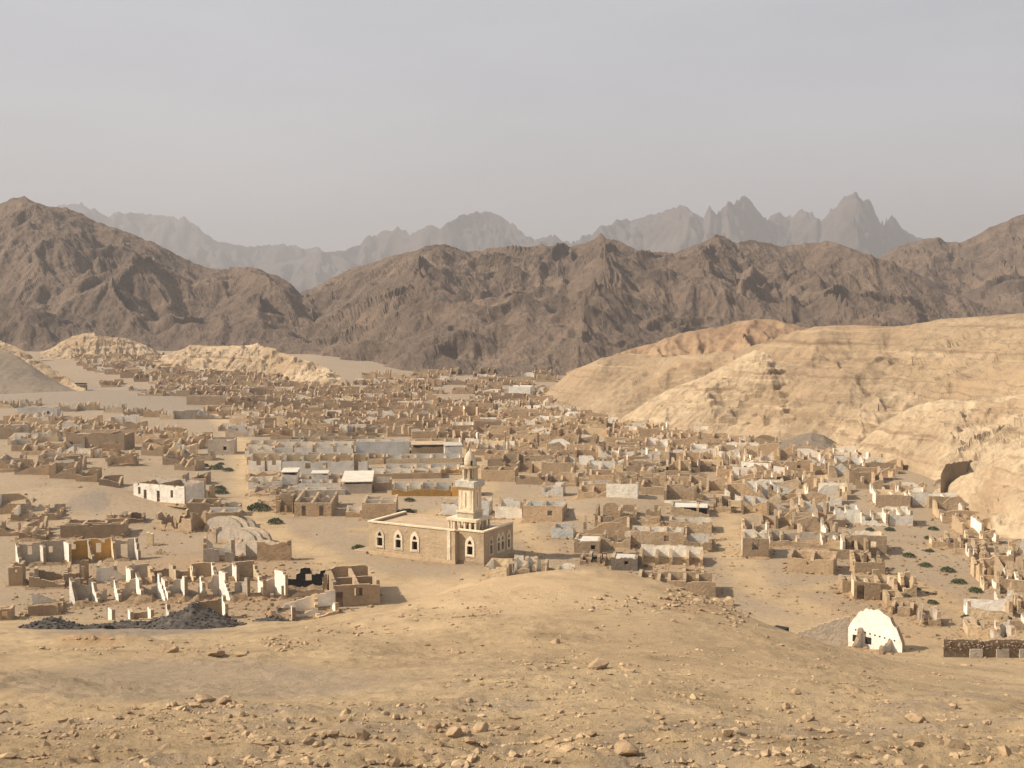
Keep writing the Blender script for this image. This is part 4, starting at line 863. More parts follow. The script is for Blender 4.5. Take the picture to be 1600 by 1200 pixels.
barrack(643, 694, 711, 15, 7, RB, 'tan', 'tan barrack block between the blue-white one and the white end block', 'roof', 2, opn=0.3)
barrack(695, 722, 722, 24, 7, RB, 'bright', 'white end block of the back row above the minaret', 'tin', 1, opn=0)
barrack(388, 440, 736, 24, 6, RB, 'bright', 'white barrack with one door at the left end of the middle row', None, 2, ops=[(.25, .38, .4, .7), (.5, .58, 0, .75), (.72, .84, .4, .7)], inn=('white', 'cream', 'bright'), fh=0.80)
barrack(441, 575, 739, 25, 7, RB, 'bright', 'long white barrack of the middle row with small porches in front', None, 5, ops=[(.27, .33, .3, .65), (.47, .53, .3, .65), (.84, .89, 0, .75)], inn=('white', 'cream', 'bright'), fh=0.80)
barrack(440, 464, 757, 18, 6, RB, 'bright', 'white porch block jutting from the middle barrack row', 'tin', 1, opn=0)
barrack(487, 512, 757, 16, 4, RB, 'bright', 'small white porch block in the barrack yard', 'tin', 1, opn=0)
barrack(534, 581, 771, 17, 15, RB, 'grey', 'long grey-white shed running back from the yard wall', 'tin', 1, opn=0, inn=('white',))
barrack(448, 540, 774, 11, 4, RB, 'grey', 'low grey yard wall block before the middle barracks', None, 3, opn=0.1, jag=0.2, inn=('white', 'cream', 'bright'), fh=0.80)
barrack(603, 722, 730, 17, 6, RB, 'cream', 'long cream barrack with white roof strips behind the minaret', None, 5, opn=0.1, inn=('white', 'cream', 'bright'), fh=0.80)
barrack(580, 690, 748, 12, 5, RB, 'brown', 'low brown barrack with broken rooms behind the ochre wall', None, 5, opn=0.2, jag=0.3, inn=('white', 'cream', 'bright'), fh=0.80)
barrack(612, 705, 775, 19, 4, RB - 2, 'ochre', 'barrack with a bright ochre-yellow front wall and white rooms', None, 4, opn=0.0, inn=('white', 'white', 'grey'), fh=0.55)
barrack(706, 722, 775, 18, 4, RB - 2, 'ochre', 'short ochre wall block left of the minaret shaft', None, 1, opn=0, inn=('white', 'cream', 'bright'), fh=0.80)
barrack(735, 752, 775, 18, 4, RB - 2, 'ochre', 'short ochre wall block right behind the minaret shaft', None, 1, opn=0, inn=('white', 'cream', 'bright'), fh=0.80)
barrack(470, 600, 696, 12, 6, RB, 'tan', 'low tan block behind the back row of barracks', None, 5, opn=0.2, jag=0.4, inn=('white', 'cream', 'bright'), fh=0.80)
R(460, 518, 807, 24, 13.5, 3, 2, 2, 'tan', ['grey', 'tan'], 'square roofless house with two dark doors casting a wide shadow', jag=0.03, kinds=['flat'], ops=[(.2, .31, 0, .72), (.67, .79, 0, .72)], rub=0.15, name='roofless_house', cat='house', miss=0, opn=0.2)
R(566, 619, 811, 26, 9, 3, 2, 2, 'tan', ['white', 'white', 'grey'], 'roofless house with white rooms right of the square one', jag=0.15, kinds=['flat', 'jag'], ops=[], opn=0, rub=0.2, name='roofless_house', cat='house', miss=0)
R(432, 458, 803, 28, 7, 3, 1, 2, 'brown', BR, 'ruined brown lean-to left of the square roofless house', jag=0.4, ops=[(.2, .5, 0, .65), (.62, .95, 0, .6)], opn=0.3)
R(396, 436, 794, 12, 6, 3, 2, 1, 'tan', TG, 'low broken yard walls above the green bush', jag=0.5, opn=0.1)
R(392, 432, 775, 12, 6, 3, 2, 1, 'tan', WG, 'broken cream yard walls left of the barracks yard', jag=0.6, opn=0.1)
for a, b, py, hp, d, e, lab in ((384, 436, 752, 12, 5, 'cream', 'cream yard walls before the left white barrack'), (466, 486, 752, 9, 4, 'tan', 'small yard walls between the two white porches'), (514, 534, 752, 10, 4, 'cream', 'cream yard stub left of the long shed'), (584, 612, 766, 16, 5, 'brown', 'brown roofless shed left of the ochre wall'),
                                (560, 640, 722, 10, 5, 'cream', 'cream yard walls before the blue-white barrack'), (642, 722, 742, 10, 4, 'tan', 'tan yard walls before the long cream barrack'), (440, 560, 722, 10, 4, 'cream', 'cream yard walls before the long pale back barrack'), (540, 566, 808, 12, 5, 'tan', 'low tan yard wall between the two roofless houses')):
    R(a, b, py, hp, d, RB, max(1, int((b - a) / 22)), 1, e, ['tan', 'cream', 'white'], lab, jag=0.35, opn=0.1, near=False, rub=0.35, name='yard_ruin')
# round the minaret and to its right
R(690, 716, 806, 26, 4, -6, 1, 1, 'white', WH, 'white jagged wall pair left of the minaret', jag=0.6, opn=0)
R(748, 764, 806, 28, 4, -8, 1, 1, 'blue', WH, 'pale white ruin right of the minaret shaft', jag=0.5, opn=0)
R(774, 816, 810, 28, 5, -8, 2, 1, 'white', WH, 'tall white ruin with arched tops right of the mosque', jag=0.5, opn=0.4, kinds=['jag', 'vee'])
R(818, 878, 812, 24, 6, -10, 2, 1, 'tan', ['blue', 'white'], 'tan roofless house with pale blue rooms right of the mosque', jag=0.06, kinds=['flat'], opn=0.3, rub=0.15, name='roofless_house', cat='house')
R(846, 880, 776, 20, 4, -8, 1, 1, 'white', WH, 'white wall corner above the pale blue rooms', jag=0.3, opn=0)
R(752, 805, 752, 20, 5, -8, 2, 1, 'brown', TG, 'brown walled compound right of the minaret top', jag=0.1, opn=0.05, kinds=['flat', 'jag'], name='ruined_block')
R(806, 860, 757, 18, 5, -8, 3, 1, 'brown', TG, 'brown compound with gaps next to the minaret-top one', jag=0.4, opn=0.1)

# ------------------------------------------------------------------ right: below the knoll crest and along the alley
RR = -9
R(758, 792, 908, 25, 5, RR, 1, 1, 'cream', ['white', 'cream'], 'cream walled room with a bright square end by the mosque corner', jag=0.05, kinds=['flat'], opn=0, rub=0.2)
R(795, 850, 904, 26, 5, RR, 3, 1, 'brown', WH, 'ruin with bright white leaning walls below the mosque corner', jag=0.6, opn=0.1)
R(845, 893, 905, 13, 5, RR, 2, 1, 'brown', ['white', 'brown'], 'low ruin with a white triangle wall on the knoll crest', jag=0.5, opn=0)
R(862, 896, 842, 18, 4, RR, 1, 1, 'blue', ['blue', 'grey'], 'pale blue-grey broken room above the flat-roofed hut', jag=0.3, opn=0)
R(897, 937, 864, 21, 5, RR, 1, 1, 'brown', ['brown'], 'brown flat-roofed hut with one white window', jag=0.03, kinds=['flat'], ops=[(.66, .82, .3, .62)], opn=0, rub=0, roof='tin', name='hut', cat='hut')
R(955, 996, 891, 21, 4, RR, 1, 1, 'dkgrey', ['dkgrey'], 'dark grey flat-roofed hut with one white window on the crest', jag=0.03, kinds=['flat'], ops=[(.5, .64, .45, .72)], opn=0, rub=0, roof='tin', name='hut', cat='hut')
R(906, 945, 884, 16, 4, RR, 3, 1, 'dark', ['soot', 'white', 'brown'], 'burnt dark ruin with a white post left of the dark grey hut', jag=0.7, opn=0.2)
R(985, 1068, 856, 26, 5, RR, 3, 1, 'tan', ['white', 'white', 'cream'], 'terrace of roofless rooms with bright white back walls', jag=0.08, kinds=['flat', 'jag'], opn=0.1, rub=0.4, miss=0)
R(998, 1098, 886, 24, 6, RR, 4, 1, 'tan', ['white', 'tan', 'cream'], 'terrace with triangular gable walls between its rooms', jag=0.1, opn=0, gable=True, miss=0, rub=0.4, front=False)
R(1068, 1112, 862, 26, 9, RR, 2, 2, 'tan', ['white', 'white', 'tan'], 'end house of the white terrace with fallen white ceiling on the alley', jag=0.3, opn=0.1, rub=0.6)
R(940, 985, 858, 22, 5, RR, 2, 1, 'tan', ['white', 'tan', 'grey'], 'tan ruin with a white slanting wall left of the white terrace', jag=0.5, opn=0.2)
R(996, 1048, 916, 13, 5, RR, 3, 1, 'dark', TG, 'low dark stone ruin on the back of the knoll', jag=0.4, opn=0.05)
R(1042, 1118, 932, 25, 5, RR, 3, 1, 'brown', TG, 'long blank brown wall block at the right end of the knoll', jag=0.04, kinds=['flat'], opn=0, rub=0.3, name='ruined_block')
R(1066, 1100, 907, 15, 5, RR, 2, 1, 'brown', TG, 'small brown ruin behind the long blank wall', jag=0.4, opn=0.2)
R(1045, 1112, 832, 18, 5, RR, 3, 1, 'tan', ['white', 'tan'], 'tan roofless row behind the white terrace on the alley', jag=0.15, opn=0.1)
R(1048, 1108, 806, 16, 5, RR, 3, 1, 'tan', ['blue', 'white'], 'tan row with pale blue ceilings on the alley', jag=0.15, opn=0.05, roof='tin', rub=0)
R(930, 968, 815, 30, 6, RR, 2, 1, 'tan', TG, 'tall ragged tan ruin on a small mound', jag=0.6, opn=0.1)
R(968, 1030, 815, 22, 6, RR, 3, 1, 'tan', BR, 'wide ragged tan ruin right of the one on the small mound', jag=0.6, opn=0.1)
R(1160, 1201, 872, 33, 6, RR, 2, 1, 'brown', ['grey', 'white', 'cream'], 'brown house front with a round patch and sunlit left wall on the alley', jag=0.06, kinds=['flat', 'jag'], ops=[(.35, .6, .4, .75)], opn=0, rub=0.4)
R(1203, 1310, 856, 18, 5, RR, 5, 1, 'tan', WG, 'low tan yard wall with white stubs behind it', jag=0.35, opn=0, kinds=['jag'])
R(1230, 1302, 896, 27, 5, -20, 2, 1, 'brown', TG, 'roofless two-room brown house open to the square', jag=0.2, opn=0.1, kinds=['jag'], rub=0.3)
R(1160, 1202, 838, 22, 5, RR, 2, 1, 'tan', WG, 'tan house with ribbed left wall above the round-patch house', jag=0.3, opn=0.2)
R(1115, 1142, 800, 20, 5, RR, 2, 1, 'tan', BR, 'tan ruin at the top of the alley', jag=0.4)
R(1322, 1385, 866, 30, 5, -8, 2, 1, 'brown', ['cream', 'white', 'tan'], 'brown house with two square windows and a cream left wall', jag=0.1, ops=[(.12, .26, .35, .7), (.6, .75, .35, .7)], opn=0, kinds=['flat', 'jag'])
R(1335, 1382, 897, 30, 4, -6, 3, 1, 'brown', BR, 'tall brown wall with a gapped end below the two-window house', jag=0.35, opn=0)
R(1316, 1332, 925, 20, 3, -6, 1, 1, 'brown', BR, 'small square brown box ruin at the edge of the square', jag=0.1, kinds=['flat'], opn=0, name='hut', cat='hut')
R(1334, 1375, 938, 31, 3.5, -10, 2, 1, 'brown', ['cream', 'brown'], 'two tall brown boxes joined at the edge of the square', jag=0.15, ops=[(.1, .4, 0, .8)], opn=0, kinds=['flat', 'jag'])
R(1372, 1400, 925, 24, 4, -6, 1, 1, 'brown', TG, 'brown roofless room right of the two tall boxes', jag=0.4, opn=0)
R(1398, 1432, 932, 30, 4, -6, 2, 1, 'tan', ['cream', 'tan'], 'tan ragged ruin with bushes at its feet', jag=0.6, opn=0.2)
R(1385, 1410, 951, 22, 3, -8, 1, 1, 'tan', ['tan'], 'tan hut with two tiny windows above the white arch', jag=0.05, kinds=['flat'], ops=[(.18, .32, .6, .8), (.55, .7, .6, .8)], opn=0, name='hut', cat='hut')
R(1392, 1442, 963, 16, 3, -20, 3, 1, 'tan', TG, 'low tan wall with two dark door gaps above the white arch', jag=0.2, ops=[(.05, .2, 0, .9), (.6, .8, 0, .9)], opn=0)
R(1440, 1470, 978, 24, 3, -10, 1, 1, 'tan', ['grey'], 'small ruin with a dark arch hole right of the white arch', jag=0.5, ops=[(.1, .35, 0, .6)], opn=0)
R(1306, 1345, 818, 26, 5, -10, 2, 1, 'white', WH, 'bright white roofless house, left of the white row', jag=0.3, opn=0.2)
R(1346, 1388, 822, 22, 5, -10, 2, 1, 'white', WH, 'middle white house of the white row by the bare patch', jag=0.35, opn=0.3)
R(1389, 1426, 822, 24, 5, -10, 2, 1, 'white', WH, 'end white house of the white row by the bare patch', jag=0.35, opn=0.3)
R(1368, 1422, 793, 22, 5, -10, 2, 1, 'brown', ['white', 'cream'], 'brown-fronted house with a white left wall behind the white row', jag=0.1, opn=0, kinds=['flat', 'jag'])
R(1425, 1450, 790, 22, 5, -10, 1, 1, 'white', WH, 'white tall room between two brown-fronted houses', jag=0.4, opn=0)
R(1451, 1502, 795, 20, 5, -10, 2, 1, 'brown', WH, 'brown-fronted house with white ends near the yellow bluff', jag=0.2, opn=0.3)
R(1240, 1276, 826, 20, 4, -9, 1, 1, 'brown', ['tan', 'white'], 'plain brown box house with a tan left wall', jag=0.1, kinds=['flat'], opn=0)
R(1296, 1321, 824, 14, 4, -9, 1, 1, 'dark', BR, 'small dark box house by a green bush', jag=0.1, kinds=['flat'], opn=0)
R(1158, 1201, 741, 18, 6, -25, 3, 1, 'white', ['white'], 'white flat-roofed house with a row of openings in the right quarter', jag=0.03, kinds=['flat'], ops=[(.1, .2, .1, .7), (.38, .48, .1, .7), (.65, .75, .1, .7)], opn=0, rub=0, roof='tin', name='house', cat='house', near=False)
R(795, 829, 619, 15, 7, -14, 2, 1, 'bright', ['bright'], 'small bright white building alone in the far centre', jag=0.03, kinds=['flat'], opn=0.3, rub=0, roof='tin', name='house', cat='house', near=False)
RE = [(1472, 1500, 818, 16, 'brown', 'brown ruin at the foot of the yellow bluff'), (1492, 1530, 824, 18, 'tan', 'low wide tan ruin under the yellow bluff'), (1456, 1478, 856, 16, 'brown', 'small brown ruin left of the grey mound by the bluff'), (1480, 1504, 856, 20, 'brown', 'pair of leaning brown walls before the bluff'), (1512, 1560, 852, 18, 'brown', 'brown row ruin below the lit bluff face'),
      (1514, 1545, 876, 22, 'tan', 'tan roofless room with a standing left wall at the right'), (1538, 1560, 884, 22, 'brown', 'brown room with a bright white doorway at the right'), (1560, 1584, 878, 20, 'brown', 'low brown room right of the white doorway one'), (1582, 1610, 876, 26, 'brown', 'dark brown ruin at the right edge under the bluff'),
      (1560, 1580, 920, 30, 'brown', 'tall dark square ruin near the right edge'), (1538, 1562, 927, 20, 'cream', 'small cream ruin with one window near the right edge'), (1580, 1612, 925, 26, 'tan', 'rubble-filled tan ruin at the right edge'), (1561, 1592, 956, 24, 'brown', 'brown ragged ruin at the right edge above the stone wall'), (1590, 1620, 960, 24, 'tan', 'tan stub ruin cut by the right edge'),
      (1512, 1544, 1000, 26, 'cream', 'small ruin with two white wall stubs left of the stone wall'), (1553, 1586, 1010, 30, 'grey', 'grey ruin with a thin white post above the stone wall'), (1575, 1610, 985, 16, 'brown', 'low brown rubble ruin at the right edge')]
for a, b, py, hp, e, lab in RE: R(a, b, py, hp, 3.6, -12, 2 if b - a > 28 else 1, 1, e, ['white', 'cream', 'brown'] if e != 'grey' else ['grey', 'white'], lab, jag=0.5, opn=0.35 if py < 980 else 0.1, rub=0.6)

# ------------------------------------------------------------------ the white arched end wall and the stone wall below the hill
def arched_ruin():
    x, y, z = place(1368, 1016); s = scale_at(1016); rng = random.Random(9)
    t = empty('arched_hall_ruin', (x, y, z), radians(-40)); L = 84 / s / cos(radians(40) - atan2(x, y)) * cos(atan2(x, y)); h = 65 / s; PLACED.append((x, y + 3, 8))
    n = 26; ss = [i / n for i in range(n + 1)]
    out = []
    for q in ss:
        e = 1 - abs(2 * q - 0.95) ** 2.6 * 0.62
        out.append(h * max(0.3, min(1, e)) + rng.uniform(-0.07, 0.05) - (rng.uniform(0.1, 0.22) if rng.random() < 0.15 else 0))
    V = []; Fc = []; MI = []
    for i, q in enumerate(ss):
        X = -L / 2 + L * q
        for Y, Z in ((-0.25, -1.5), (-0.25, out[i]), (0.45, out[i]), (0.45, -1.5)): V.append((X, Y, Z))
    for i in range(n):
        a, b = i * 4, i * 4 + 4
        for f_, m_ in (((a, b, b + 1, a + 1), 0), ((a + 1, b + 1, b + 2, a + 2), 1), ((a + 2, b + 2, b + 3, a + 3), 1)): Fc.append(f_); MI.append(m_)
    Fc += [(0, 1, 2, 3), (n * 4 + 3, n * 4 + 2, n * 4 + 1, n * 4)]; MI += [1, 1]
    mesh_obj('arched_wall', V, Fc, [M['bright'], M['stone']], MI, t)
    for i in range(9):                                           # black boxes on the white face, painted shade of beam sockets
        X = -L / 2 + L * (0.14 + 0.09 * i); v, f = box_geo(X - 0.09, X + 0.09, -0.262, -0.2, h * 0.40 - 0.05 * i, h * 0.40 - 0.05 * i + 0.17); mesh_obj('socket_dark', v, f, [M['soot']], None, t)
    for X, Z, w_ in ((-L * 0.35, h * 0.13, 0.4), (-L * 0.12, h * 0.13, 0.35)): v, f = box_geo(X - w_, X + w_, -0.265, -0.2, Z, Z + 0.75); mesh_obj('niche_dark', v, f, [M['soot']], None, t)  # flat black boxes, shade of two niches painted on the wall
    wall(t, 'cross_wall', (-L * 0.26, -0.2), (-L * 0.26, -2.0), h * 0.5, 0.4, ('white', 'white', 'stone'), kind='fall', jag=0.2, seg=0.4, rng=rng)
    wall(t, 'cross_wall', (L * 0.28, -0.2), (L * 0.28, -2.6), h * 0.34, 0.4, ('white', 'white', 'stone'), kind='jag', jag=0.3, seg=0.4, rng=rng)
    wall(t, 'side_wall', (-L / 2 - 0.1, 0.3), (-L / 2 - 5.6, -3.4), h * 0.68, 0.45, ('grey', 'grey', 'stone'), kind='fall', jag=0.15, seg=0.6, rng=rng)
    v, f = box_geo(-L / 2 - 7.2, -L / 2 - 5.7, -4.6, -3.0, -1.2, 1.6); mesh_obj('burnt_stub', v, f, [M['soot']], None, t)
    rubble(t, -L / 2, L / 2 + 1, -3.2, -0.3, 0.7, rng, True)
    tag(t, 'white arched end wall of a ruined hall with a grey broken side wall', 'ruin')
arched_ruin()
def stone_wall():
    x0, y0, _ = on_plain(1472, 1046); x1, y1, _ = on_plain(1640, 1046); z = gz((x0 + x1) / 2, y0)
    t = empty('stone_wall', ((x0 + x1) / 2, y0, max(gz(x0, y0), z) + 0.1)); hw = (x1 - x0) / 2; rng = random.Random(4); L = 2 * hw
    wall(t, 'wall_face', (-hw, 0), (hw, 0), 1.8, 0.6, ('dark', 'dark', 'stone'), kind='jag', jag=0.12, seg=0.35, rng=rng, openings=[(L * .31, L * .36, 0, 0.75), (L * .57, L * .61, 0, 0.75), (L * .78, L * .83, 0, .75)], zb=-1.5)
    for a in (0.24, 0.485, 0.70): v, f = box_geo(-hw + L * a, -hw + L * a + 1.3, -0.5, -0.303, -1.5, 0.85); mesh_obj('pier', v, f, [M['grey']], None, t)
    # the stones of the top courses
    g = np.random.default_rng(5); n = 150; ps = np.stack([g.uniform(-hw, hw, n), np.full(n, -0.31), g.uniform(0.8, 1.6, n)], -1)
    v2, t2 = stones_geo(ps, g.uniform(0.10, 0.2, n), 6, 0.8); o = np_obj('stone_face', v2, t2, M['dark'], False, t); o['kind'] = 'stuff'
    PLACED.append((x0 + hw, y0, hw)); tag(t, 'long dark stone wall with small gaps under the lower right hill edge', 'wall')
stone_wall()

# ------------------------------------------------------------------ the rest of the town, quarter by quarter
def in_poly(px, py, poly):
    c = False; j = len(poly) - 1
    for i in range(len(poly)):
        (xi, yi), (xj, yj) = poly[i], poly[j]
        if (yi > py) != (yj > py) and px < (xj - xi) * (py - yi) / (yj - yi) + xi: c = not c
        j = i
    return c
QUARTERS = [  # polygon in the photograph, turn, cell, share built, wall colours, label phrase
 ([(105, 552), (240, 556), (330, 580), (430, 586), (480, 600), (540, 610), (565, 625), (600, 660), (560, 685), (360, 668), (345, 640), (210, 596), (130, 582)], 4, (9, 8.2), 0.93, ('brown', 'brown', 'tan', 'dark', 'cream'), 'far quarter under pale ridge'),
 ([(560, 612), (740, 640), (770, 660), (750, 700), (600, 690), (560, 685)], 4, (9.5, 8.5), 0.88, ('brown', 'tan', 'brown'), 'quarter behind the barracks'),
 ([(560, 590), (690, 584), (860, 586), (868, 604), (850, 632), (770, 645), (700, 640), (560, 612)], -3, (10, 10), 0.6, ('brown', 'tan', 'dark'), 'rows at mountain foot'),
 ([(770, 640), (850, 632), (960, 665), (1050, 678), (1110, 690), (1100, 740), (960, 735), (760, 745), (740, 700)], -6, (8, 7), 0.88, ('tan', 'brown', 'brown', 'cream', 'tan', 'brown', 'white'), 'middle quarter beside barracks'),
 ([(1050, 676), (1220, 702), (1310, 712), (1400, 728), (1430, 745), (1380, 770), (1180, 762), (1100, 740)], -9, (8, 7), 0.93, ('brown', 'tan', 'brown', 'cream', 'tan', 'brown', 'white'), 'rows under yellow hillside'),
 ([(860, 740), (1110, 742), (1110, 800), (1030, 790), (960, 785), (880, 772)], -8, (8, 6.8), 0.93, ('tan', 'white', 'brown', 'cream', 'tan', 'brown'), 'rows right of minaret'),
 ([(1135, 745), (1380, 770), (1440, 765), (1445, 780), (1300, 800), (1300, 838), (1205, 838), (1145, 800)], -9, (7.6, 6.6), 0.95, ('tan', 'white', 'cream', 'brown', 'tan'), 'white-stubbed rows by alley'),
 ([(130, 590), (330, 632), (350, 660), (300, 640), (170, 606)], 4, (11, 10), 0.5, ('brown', 'tan'), 'thin rows above gravel slope'),
 ([(355, 668), (560, 688), (440, 692), (362, 684)], 4, (9, 8), 0.8, ('brown', 'tan', 'grey'), 'low rows behind barracks'),
 ([(880, 800), (930, 790), (935, 830), (890, 835)], -8, (9, 8), 0.8, ('tan', 'grey'), 'slope by ragged mound ruin'),
 ([(1440, 810), (1540, 815), (1545, 840), (1470, 850)], -10, (10, 9), 0.6, ('brown', 'tan'), 'scatter below yellow bluff'),
 ([(1300, 838), (1330, 838), (1340, 870), (1310, 880), (1215, 868), (1205, 858)], -9, (8, 7), 0.6, ('tan', 'brown', 'white'), 'strip behind low tan yard wall'),
 ([(880, 830), (1060, 800), (1110, 812), (1110, 830), (1000, 838), (940, 846), (890, 850)], -9, (8, 7), 0.75, ('tan', 'white', 'brown'), 'rows above the white terrace'),
 ([(0, 690), (190, 700), (230, 740), (190, 760), (0, 740)], 6, (9, 8), 0.5, ('brown', 'tan', 'cream'), 'bank above gravel mound'),
 ([(0, 660), (110, 655), (200, 662), (330, 695), (330, 740), (240, 725), (190, 700), (0, 692)], 4, (8.5, 7.5), 0.68, ('brown', 'tan', 'cream'), 'slope above the white house'),
 ([(1500, 850), (1640, 850), (1640, 1000), (1500, 990), (1540, 920)], -10, (6.5, 6), 0.55, ('tan', 'brown', 'cream'), 'right edge rubble slope'),
 ([(120, 880), (420, 885), (425, 915), (250, 925), (130, 925)], 12, (7, 6), 0.45, ('tan', 'brown', 'white'), 'jumble behind shattered rows'),
 ([(180, 770), (210, 800), (330, 835), (310, 850), (200, 840)], 0, (9, 8), 0.4, ('brown', 'tan'), 'bank below white house'),
 ([(0, 800), (30, 795), (40, 870), (0, 900)], 8, (9, 8), 0.7, ('brown', 'tan'), 'left edge by ochre rooms'),
]
WORD = dict(brown='brown', tan='tan', dark='dark brown', cream='cream', white='white-walled', grey='grey')
cand = []
for qi, (poly, rot, cell, share, cols, phrase) in enumerate(QUARTERS):
    rng = random.Random(100 + qi); pts = [on_plain(a, max(b, 556)) for a, b in poly]; rz = radians(rot)
    cx = sum(p[0] for p in pts) / len(pts); cy = sum(p[1] for p in pts) / len(pts); ext = max(sqrt((p[0] - cx) ** 2 + (p[1] - cy) ** 2) for p in pts) + 20
    n0 = int(ext / cell[0]) + 1; n1 = int(ext / cell[1]) + 1
    for j in range(-n1, n1 + 1):
        for i in range(-n0, n0 + 1):
            a = i * cell[0] + rng.uniform(-1.5, 1.5) + (j % 3) * 1.7; b = j * cell[1] + rng.uniform(-1.2, 1.2)
            x = cx + a * cos(rz) - b * sin(rz); y = cy + a * sin(rz) + b * cos(rz)
            if y < 130 or y > 760: continue
            z = gz(x, y); px, py = project(x, y, z)
            pick = rng.random(); c = rng.choice(cols)
            if not in_poly(px, py, poly) or pick > share or px < -40 or px > 1640: continue
            w = cell[0] * rng.uniform(0.62, 0.94); d = cell[1] * rng.uniform(0.5, 0.85)
            if any((x - p[0]) ** 2 + (y + d / 2 - p[1]) ** 2 < (p[2] * 0.92 + w * 0.32) ** 2 for p in PLACED): continue
            cand.append((F / y * w, x, y, z, rz + radians(rng.uniform(-4, 4)), w, d, c, phrase, qi, rng.randrange(10 ** 6), j, a))
cand.sort(key=lambda q: -q[0])
NTHING = max(0, 290 - sum(1 for o in COL.objects if o.parent is None and o.get('category') in ('ruin', 'house', 'barracks', 'hut')))
ORD = 'first second third fourth fifth sixth seventh eighth ninth tenth eleventh twelfth thirteenth fourteenth fifteenth sixteenth seventeenth eighteenth nineteenth twentieth'.split() + ['last'] * 40
RANK = {}
for qi in range(len(QUARTERS)):
    mine = [q for q in cand[:NTHING] if q[9] == qi]
    for r_, j in enumerate(sorted({q[11] for q in mine})):
        for k_, q in enumerate(sorted([q for q in mine if q[11] == j], key=lambda q: q[12])): RANK[q[10]] = (ORD[k_], ORD[r_])
mass = {m: ([], []) for m in ('tan', 'brown', 'dark', 'white', 'cream', 'grey', 'stone', 'rubble', 'bright')}
for k, (app, x, y, z, rz, w, d, c, phrase, qi, sd_, j_, a_) in enumerate(cand):
    rng = random.Random(sd_); h = rng.uniform(2.0, 3.3) * (1.0 if y < 420 else 1.12)
    inn = {'white': ['white', 'tan', 'bright', 'cream'], 'cream': ['white', 'cream', 'tan', 'bright'], 'tan': ['tan', 'tan', 'bright', 'brown', 'tan'], 'brown': ['brown', 'tan', 'tan', 'brown', 'tan', 'bright'], 'dark': ['brown', 'dark'], 'grey': ['grey', 'white']}[c]
    nx, ny = rng.choice(((1, 1), (2, 1), (2, 1), (3, 1), (2, 2), (3, 2))) if y < 420 else rng.choice(((1, 1), (2, 1), (3, 1), (2, 2)))
    parts = ruin_parts(w, d, h, nx, ny, c, inn, rng, rng.uniform(0.35, 0.85), 0.2, False, 0.25)
    parts = [(p_[0], p_[1], p_[2], p_[3] * (rng.uniform(0.35, 1.0) if p_[0] == 'front_wall' else 1.0), p_[4], p_[5]) for p_ in parts]
    if rng.random() < 0.45 and len(parts) > 4: parts.pop(rng.randrange(0, 3))
    if k < NTHING:
        t = empty('ruined_house', (x, y, z), rz)
        for nm, p0, p1, hh, mats, kw in parts: wall(t, nm, p0, p1, hh, mats=mats, rng=rng, **kw)
        rubble(t, -w / 2 - 1, w / 2 + 1, -1.2, d + 0.8, rng.uniform(0.3, 0.8), rng)
        tag(t, f'{WORD[c]} ruin, {RANK[sd_][0]} from left in {RANK[sd_][1]} near row, {phrase}', 'ruin', f'ruins {phrase}')
    else:
        ca, sa = cos(rz), sin(rz)
        for nm, p0, p1, hh, mats, kw in parts:
            kw = dict(kw); kw['seg'] = 2.0
            V, Fc, MI = wall_geo(p0, p1, hh, 0.45, rng=rng, **kw)
            V = [(x + p[0] * ca - p[1] * sa, y + p[0] * sa + p[1] * ca, z + p[2]) for p in V]
            for f_, m_ in zip(Fc, MI):
                vs, fs = mass[mats[m_]]; b0 = len(vs); vs.extend(V[q] for q in f_); fs.append(tuple(range(b0, b0 + len(f_))))
V, Fc, MI, mats = [], [], [], []
for m, (vs, fs) in mass.items():
    if not fs: continue
    b0 = len(V); V.extend(vs); Fc.extend(tuple(q + b0 for q in f_) for f_ in fs); MI.extend([len(mats)] * len(fs)); mats.append(M[m])
if V:
    o = mesh_obj('far_ruins', V, Fc, mats, MI); o['kind'] = 'stuff'; o['label'] = 'mass of tiny brown ruins crowding the far end of the town'; o['category'] = 'ruins'
print('RUINS cand', len(cand), 'things', NTHING)

def town_debris():
    g = np.random.default_rng(21); P_ = []
    for c in cand:
        if c[2] > 430: continue
        n = 16; P_.append(np.stack([c[1] + g.normal(0, 4.5, n), c[2] + 2 + g.normal(0, 4.0, n)], -1))
    for cx, cy, r_ in PLACED:
        if cy < 330: P_.append(np.stack([cx + g.normal(0, 0.75 * r_, 45), cy + g.normal(0, 0.6 * r_, 45)], -1))
    for (px0, px1, py0, py1, n) in ((20, 540, 880, 985, 1700), (1300, 1600, 830, 1005, 1500), (780, 1120, 830, 915, 700), (10, 340, 660, 850, 700), (380, 760, 690, 800, 400), (1120, 1330, 840, 960, 350)):
        q = [on_plain(a, b)[:2] for a, b in zip(g.uniform(px0, px1, n), g.uniform(py0, py1, n))]; P_.append(np.array(q))
    p = np.concatenate(P_); z = np.where(p[:, 1] < 170, ghr(p[:, 0], p[:, 1]), plain_h(p[:, 0], p[:, 1]))
    s = 0.06 + 0.3 * g.random(len(p)) ** 3.5; v, t = stones_geo(np.stack([p[:, 0], p[:, 1], z + s * 0.1], -1), s, 22, 0.6)
    o = np_obj('town_debris', v, t, M['rubble'], False); o['kind'] = 'stuff'; o['label'] = 'fallen stones and rubble strewn between the ruins'
town_debris()
